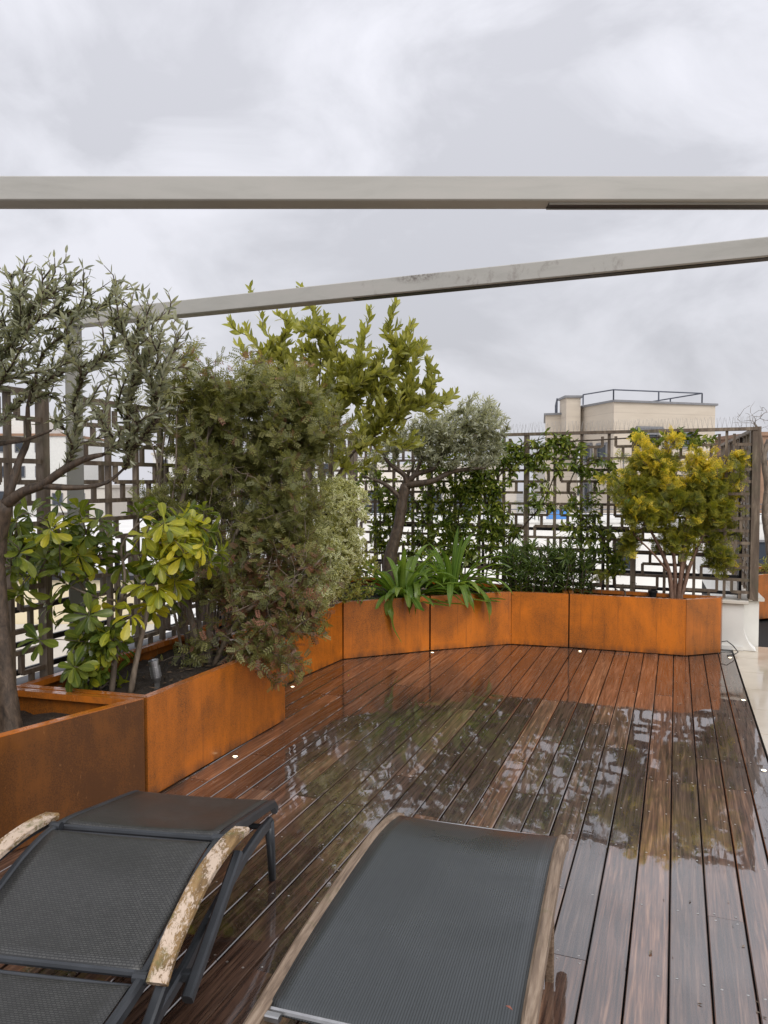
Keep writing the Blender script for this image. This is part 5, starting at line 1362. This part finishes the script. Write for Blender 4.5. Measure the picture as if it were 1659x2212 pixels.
# fallen leaves and bits on the wet deck and sling
r_ = random.Random(4)
for k, (x, y, col, lab) in enumerate([(753, 1459, 'tobira_young_leaf', 'fallen yellow leaf below the agapanthus planter'), (798, 1416, 'dry_twig', 'curled dry leaf at the foot of the planter seam'), (1100, 2178, 'red_petal', 'small reddish leaf fragment on the teak side rail'), (1405, 2058, 'dry_twig', 'thin dry seed husk lying on a near board'), (1470, 1520, 'dry_twig', 'dry leaf crumb caught between two middle boards'), (727, 1880, 'dry_twig', 'dry twig crumb on the boards between the loungers')]):
    z0 = 0.003 if y != 2178 else 0.39
    q = WZ(x, y, z0); s = 0.010 if z0 > 0.1 else 0.017; a = r_.uniform(0, 6.28); cx, sx_ = math.cos(a)*s, math.sin(a)*s
    m = MB(); m.add([(q.x-cx, q.y-sx_, z0), (q.x-sx_*.35, q.y+cx*.35, z0+.004), (q.x+cx, q.y+sx_, z0+.003), (q.x+sx_*.35, q.y-cx*.35, z0+.005), (q.x-cx, q.y-sx_, z0-.001), (q.x-sx_*.35, q.y+cx*.35, z0+.003), (q.x+cx, q.y+sx_, z0+.002), (q.x+sx_*.35, q.y-cx*.35, z0+.004)],
                      [(0, 1, 2, 3), (4, 7, 6, 5), (0, 4, 5, 1), (1, 5, 6, 2), (2, 6, 7, 3), (3, 7, 4, 0)])
    tag(m.build('fallen_leaf', MT[col], origin=(q.x, q.y, z0)), lab, 'leaf', 'fallen bits on the deck')

m = MB()
for k in range(150):
    u_, v_ = r_.uniform(1.2, 8.0), r_.uniform(-2.7, 0.5); q = P2(u_, v_); s = r_.uniform(0.003, 0.010); a = r_.uniform(0, 6.28); cx, sx_ = math.cos(a)*s, math.sin(a)*s; z0 = 0.0022
    m.add([(q.x-cx, q.y-sx_, z0), (q.x-sx_*.45, q.y+cx*.45, z0+.0015), (q.x+cx, q.y+sx_, z0+.003), (q.x+sx_*.45, q.y-cx*.45, z0+.001)], [(0, 1, 2, 3)], k % 2)
db = m.build('debris', [MT['dry_twig'], MT['litter']], deck); db['kind'] = 'stuff'

# ------------------------------------------------------------------ the buildings around
def window(root, a, b_, z0, z1, frame=0.06, inset=0.08, blind=0.0):
    """window on the wall line a->b (world xy, left to right seen from outside), slightly recessed pane in a proud frame"""
    a = Vector((a[0], a[1], 0)); b_ = Vector((b_[0], b_[1], 0)); d = (b_-a).normalized(); n = Vector((d.y, -d.x, 0))
    m = MB()
    for (p0, p1, w, h) in ((a + Vector((0, 0, z0)), b_ + Vector((0, 0, z0)), 0.10, frame), (a + Vector((0, 0, z1)), b_ + Vector((0, 0, z1)), 0.10, frame)):
        m.bar(p0 + n*0.03, p1 + n*0.03, w, h)
    for p0 in (a, b_): m.bar(p0 + n*0.03 + Vector((0, 0, z0)), p0 + n*0.03 + Vector((0, 0, z1)), frame, 0.10, up=tuple(n))
    o = m.build('window', MT['window_frame_grey'], root)
    m = MB(); m.add([a + n*0.012 + Vector((0, 0, z0)), b_ + n*0.012 + Vector((0, 0, z0)), b_ + n*0.012 + Vector((0, 0, z1)), a + n*0.012 + Vector((0, 0, z1))], [(0, 1, 2, 3)])
    g = m.build('pane', MT['window_glass'], root); g.parent = o
    return o
def at_x(x, y, a, b_):
    """point on wall line a-b at photo column x and its height for row y"""
    t = (x - 829.5)/F; ax_, ay_ = a; bx_, by_ = b_
    # solve ax + s(bx-ax) = t * (ay + s(by-ay)) (pitch is small)
    s = (t*ay_ - ax_)/((bx_-ax_) - t*(by_-ay_)); X = ax_ + s*(bx_-ax_); Y = ay_ + s*(by_-ay_)
    return (X, Y), W(x, y, Y).z

Cc = (8.93, 30.0); Rr = (13.51, 31.5); Ll = (8.28, 32.6)
cb = empty('cream_building', (Cc[0], Cc[1], -20), 'cream stone clad apartment block with a railed roof beyond the back trellis', 'building')
m = MB(); m.poly_extrude([Ll, Cc, Rr, (Rr[0]+1.0, Rr[1]+9), (Ll[0]+2.3, Ll[1]+9)], -20, 4.75); m.build('wall', MT['cladding'], cb)
m = MB(); m.poly_extrude([(Ll[0]-.1, Ll[1]-.05), (Cc[0]-.03, Cc[1]-.12), (Rr[0]+.1, Rr[1]-.05), (Rr[0]+1.1, Rr[1]+9.1), (Ll[0]+2.2, Ll[1]+9.1)], 4.75, 4.83); rf = m.build('roof', MT['window_frame_grey'], cb)
lw = [(6.98, 33.4), (8.26, 32.9), (9.1, 38.0), (7.95, 38.0)]
m = MB(); m.poly_extrude(lw, -20, 4.52); m.build('stair_wing', MT['cladding'], cb)
m = MB(); m.poly_extrude([(lw[0][0]-.08, lw[0][1]-.08), (lw[1][0], lw[1][1]-.1), (9.1, 38.1), (7.88, 38.1)], 4.52, 4.60); m.build('wing_coping', MT['window_frame_grey'], cb)
ch0 = W(1226, 858, 32.0); ch1 = W(1257, 858, 32.0)
m = MB(); m.box((ch0.x, 32.2, 3.0), (ch1.x, 33.4, ch0.z)); m.build('chimney', MT['cladding'], cb)
m = MB(); m.box((ch0.x-.08, 32.12, ch0.z), (ch1.x+.08, 33.48, ch0.z+.09)); m.build('chimney_cap', MT['window_frame_grey'], cb)
def rail_line(pts, h, n_rails, parent_name, label, step=1.6, r=0.028, base=(0, 0, 0)):
    root = empty(parent_name, pts[0], label, 'railing')
    for i in range(len(pts)-1):
        a, b_ = Vector(pts[i]), Vector(pts[i+1])
        for k in range(n_rails):
            z = h*(k+1)/n_rails; m = MB(); m.tube([a + Vector((0, 0, z)), b_ + Vector((0, 0, z))], r, 5); m.build('rail', MT['railing_steel'], root)
        n = max(1, int((b_-a).length/step))
        for k in range(n+1):
            p = a.lerp(b_, k/n); m = MB(); m.tube([p, p + Vector((0, 0, h))], r*1.1, 5); m.build('baluster', MT['railing_steel'], root)
    return root
rz = 4.83
rail_line([(ch1.x+.05, 32.0, rz), (Cc[0]+.05, Cc[1]+.25, rz), (Rr[0]-.55, Rr[1]-.0, rz), (Rr[0]-2.2, Rr[1]+6, rz)], 0.42, 1, 'roof_railing', 'thin blue grey railing round the flat roof of the cream building', 2.0)
rail_line([(7.5, 33.5, 4.6), (8.1, 36.5, 4.6)], 0.65, 2, 'roof_railing', 'short railing on the lower stair wing of the cream building', 1.5)
for (x0, x1, y0, y1, fc) in ((1246, 1275, 1042, 1104, 0), (1232, 1252, 960, 1000, 0), (1290, 1312, 960, 1000, 0), (1372, 1428, 923, 930, 1), (1378, 1418, 936, 968, 1), (1440, 1500, 934, 966, 1), (1345, 1362, 1040, 1090, 1), (1400, 1440, 1045, 1095, 1), (1475, 1510, 1045, 1095, 1), (1290, 1308, 1120, 1160, 0), (1360, 1385, 1125, 1160, 1), (1440, 1480, 1125, 1165, 1)):
    ln = (Ll, Cc) if fc == 0 else (Cc, Rr)
    if fc == 0: ln = (Ll, Cc); x0 = max(x0, 1264) if x0 < 1264 else x0; x1 = max(x1, x0 + 14)
    a, z1 = at_x(x0, y0, *ln); b_, z0 = at_x(x1, y1, *ln)
    window(cb, a, b_, z0, z1, 0.09)
# balcony bands
for (yy, fc) in ((985, 1), (1105, 1)):
    a, z = at_x(1330, yy, Cc, Rr); b_, z2 = at_x(1540, yy, Cc, Rr)
    rail_line([(a[0], a[1]-0.9, z-1.0), (b_[0], b_[1]-0.9, z-1.0)], 1.0, 4, 'balcony_railing', 'thin balcony railing on the %s floor of the cream building' % ('upper' if yy < 1000 else 'lower'), 1.1, 0.018)
    m = MB(); m.bar((a[0], a[1]-0.48, z-1.06), (b_[0], b_[1]-0.48, z-1.06), 0.95, 0.10); m.build('balcony', MT['white_render'], cb)

# lower white wing to the left and terraces in front
wg = empty('white_wing', (-1.5, 36, -20), 'low white wing of the neighbouring block seen through the jasmine trellis', 'building')
m = MB(); m.box((-1.5, 36, -20), (6.2, 44, 2.35)); m.build('wall', MT['pale_render'], wg)
m = MB(); m.box((-1.6, 35.9, 2.35), (6.25, 44.1, 2.45)); m.build('coping', MT['stone_cap'], wg)
for k in range(5): window(wg, (-0.9 + 1.4*k, 36), (-0.1 + 1.4*k, 36), -0.6, 1.2)
rail_line([(-1.4, 36.2, 2.45), (6.1, 36.2, 2.45)], 1.0, 3, 'roof_railing', 'grey terrace railing on top of the low white wing', 1.3, 0.02)
tw_ = empty('white_terrace', (0, 20, -1.4), 'bright white terrace wall of the building below the back trellis', 'building')
m = MB(); m.box((-3.0, 21.0, -6), (15.5, 27, 0.55)); m.build('wall', MT['white_roof'], tw_)
m = MB(); m.box((-3.05, 20.95, 0.55), (15.55, 21.25, 0.63)); m.build('coping', MT['white_render'], tw_)
for k, x in enumerate((6.3, 10.1, 13.2)): window(tw_, (x, 21.0), (x+0.5, 21.0), -0.75, 0.05)
rail_line([(-2.9, 21.1, 0.63), (15.4, 21.1, 0.63)], 0.42, 3, 'terrace_railing', 'low thin railing along the bright white terrace wall', 1.4, 0.014)
m = MB(); q = W(1205, 1104, 22.5); m.tube([(q.x-.35, q.y, .55), (q.x-.35, q.y, 1.02)], .0, 4); 
m = MB(); m.box((q.x-.3, q.y-.2, 0.56), (q.x+.25, q.y+.2, 0.84)); tag(m.build('storage_box', MT['blue_plastic'], origin=(q.x, q.y, .56)), 'small blue box on the white terrace beyond the trellis', 'box')
q = W(1365, 1103, 22.5); m = MB(); m.tube([(q.x, q.y, .56), (q.x, q.y, .8), (q.x, q.y, 1.1), (q.x, q.y, 1.2)], [.22, .3, .25, .05], 10); tag(m.build('garden_sack', MT['green_plastic'], origin=(q.x, q.y, .56)), 'small green sack on the white terrace beyond the trellis', 'sack')

# things on the left, beyond the side trellis
yb = empty('cream_terrace', (-9, 13, -1.4), 'pale yellow terrace wall below the side trellis at the left', 'building')
m = MB(); m.box((-14, 12.0, -6), (-3.6, 12.6, 0.15)); m.build('wall', MT['cream_render'], yb)
m = MB(); m.box((-14.05, 11.92, 0.15), (-3.55, 12.68, 0.22)); m.build('coping', MT['black_rail_paint'], yb)
m = MB(); m.box((-14.0, 11.955, -1.4), (-3.6, 11.998, -0.55)); m.build('stone_band', MT['stone_cap'], yb)
far = [(-52, 92, 14, 12, 7.0, 'pale stepped apartment tower far beyond the side trellis'), (-37, 84, 7, 10, -0.6 + 1.5, 'white apartment slab with rows of balconies far left'), (-30, 100, 9, 10, 5.0, 'cream apartment block far beyond the steel post'), (-20, 90, 10, 12, 3.8, 'white block far behind the lentisk shrub'), (-8.5, 96, 9, 10, 4.4, 'pale far block hidden behind the arbutus'), (24, 110, 12, 14, 4.5, 'pale far block past the right end of the cream building'), (30, 62, 10, 10, 5.3, 'grey brown building corner at the right picture edge')]
for i, (x, y, w_, dp, top, lab) in enumerate(far):
    root = empty('far_building', (x, y, -20), lab, 'building', 'far apartment blocks on the skyline')
    m = MB(); m.box((x, y, -20), (x+w_, y+dp, top)); m.build('wall', MT['pale_render' if i % 2 else 'white_render'] if i != 6 else MT['terracotta_roof'], root)
    m = MB(); m.box((x-.2, y-.2, top), (x+w_+.2, y+dp+.2, top+.3)); rf = m.build('roof', MT['stone_cap' if i % 3 else 'terracotta_roof'], root)
    if i in (0, 2):
        m = MB(); m.box((x+w_*.45, y+2, top+.3), (x+w_*.8, y+6, top+2.6)); m.build('penthouse', MT['white_render'], root)
    z = top - 1.9
    while z > -9:
        n = int(w_/2.4)
        for k in range(n):
            xx = x + 0.8 + k*2.4; window(root, (xx, y), (xx+1.1, y), z, z+1.3, 0.12)
        if i in (1, 3):
            m = MB(); m.box((x+.3, y-.9, z-.75), (x+w_*.55, y-0.001, z-.6)); m.build('balcony', MT['white_render'], root)
        z -= 3.0
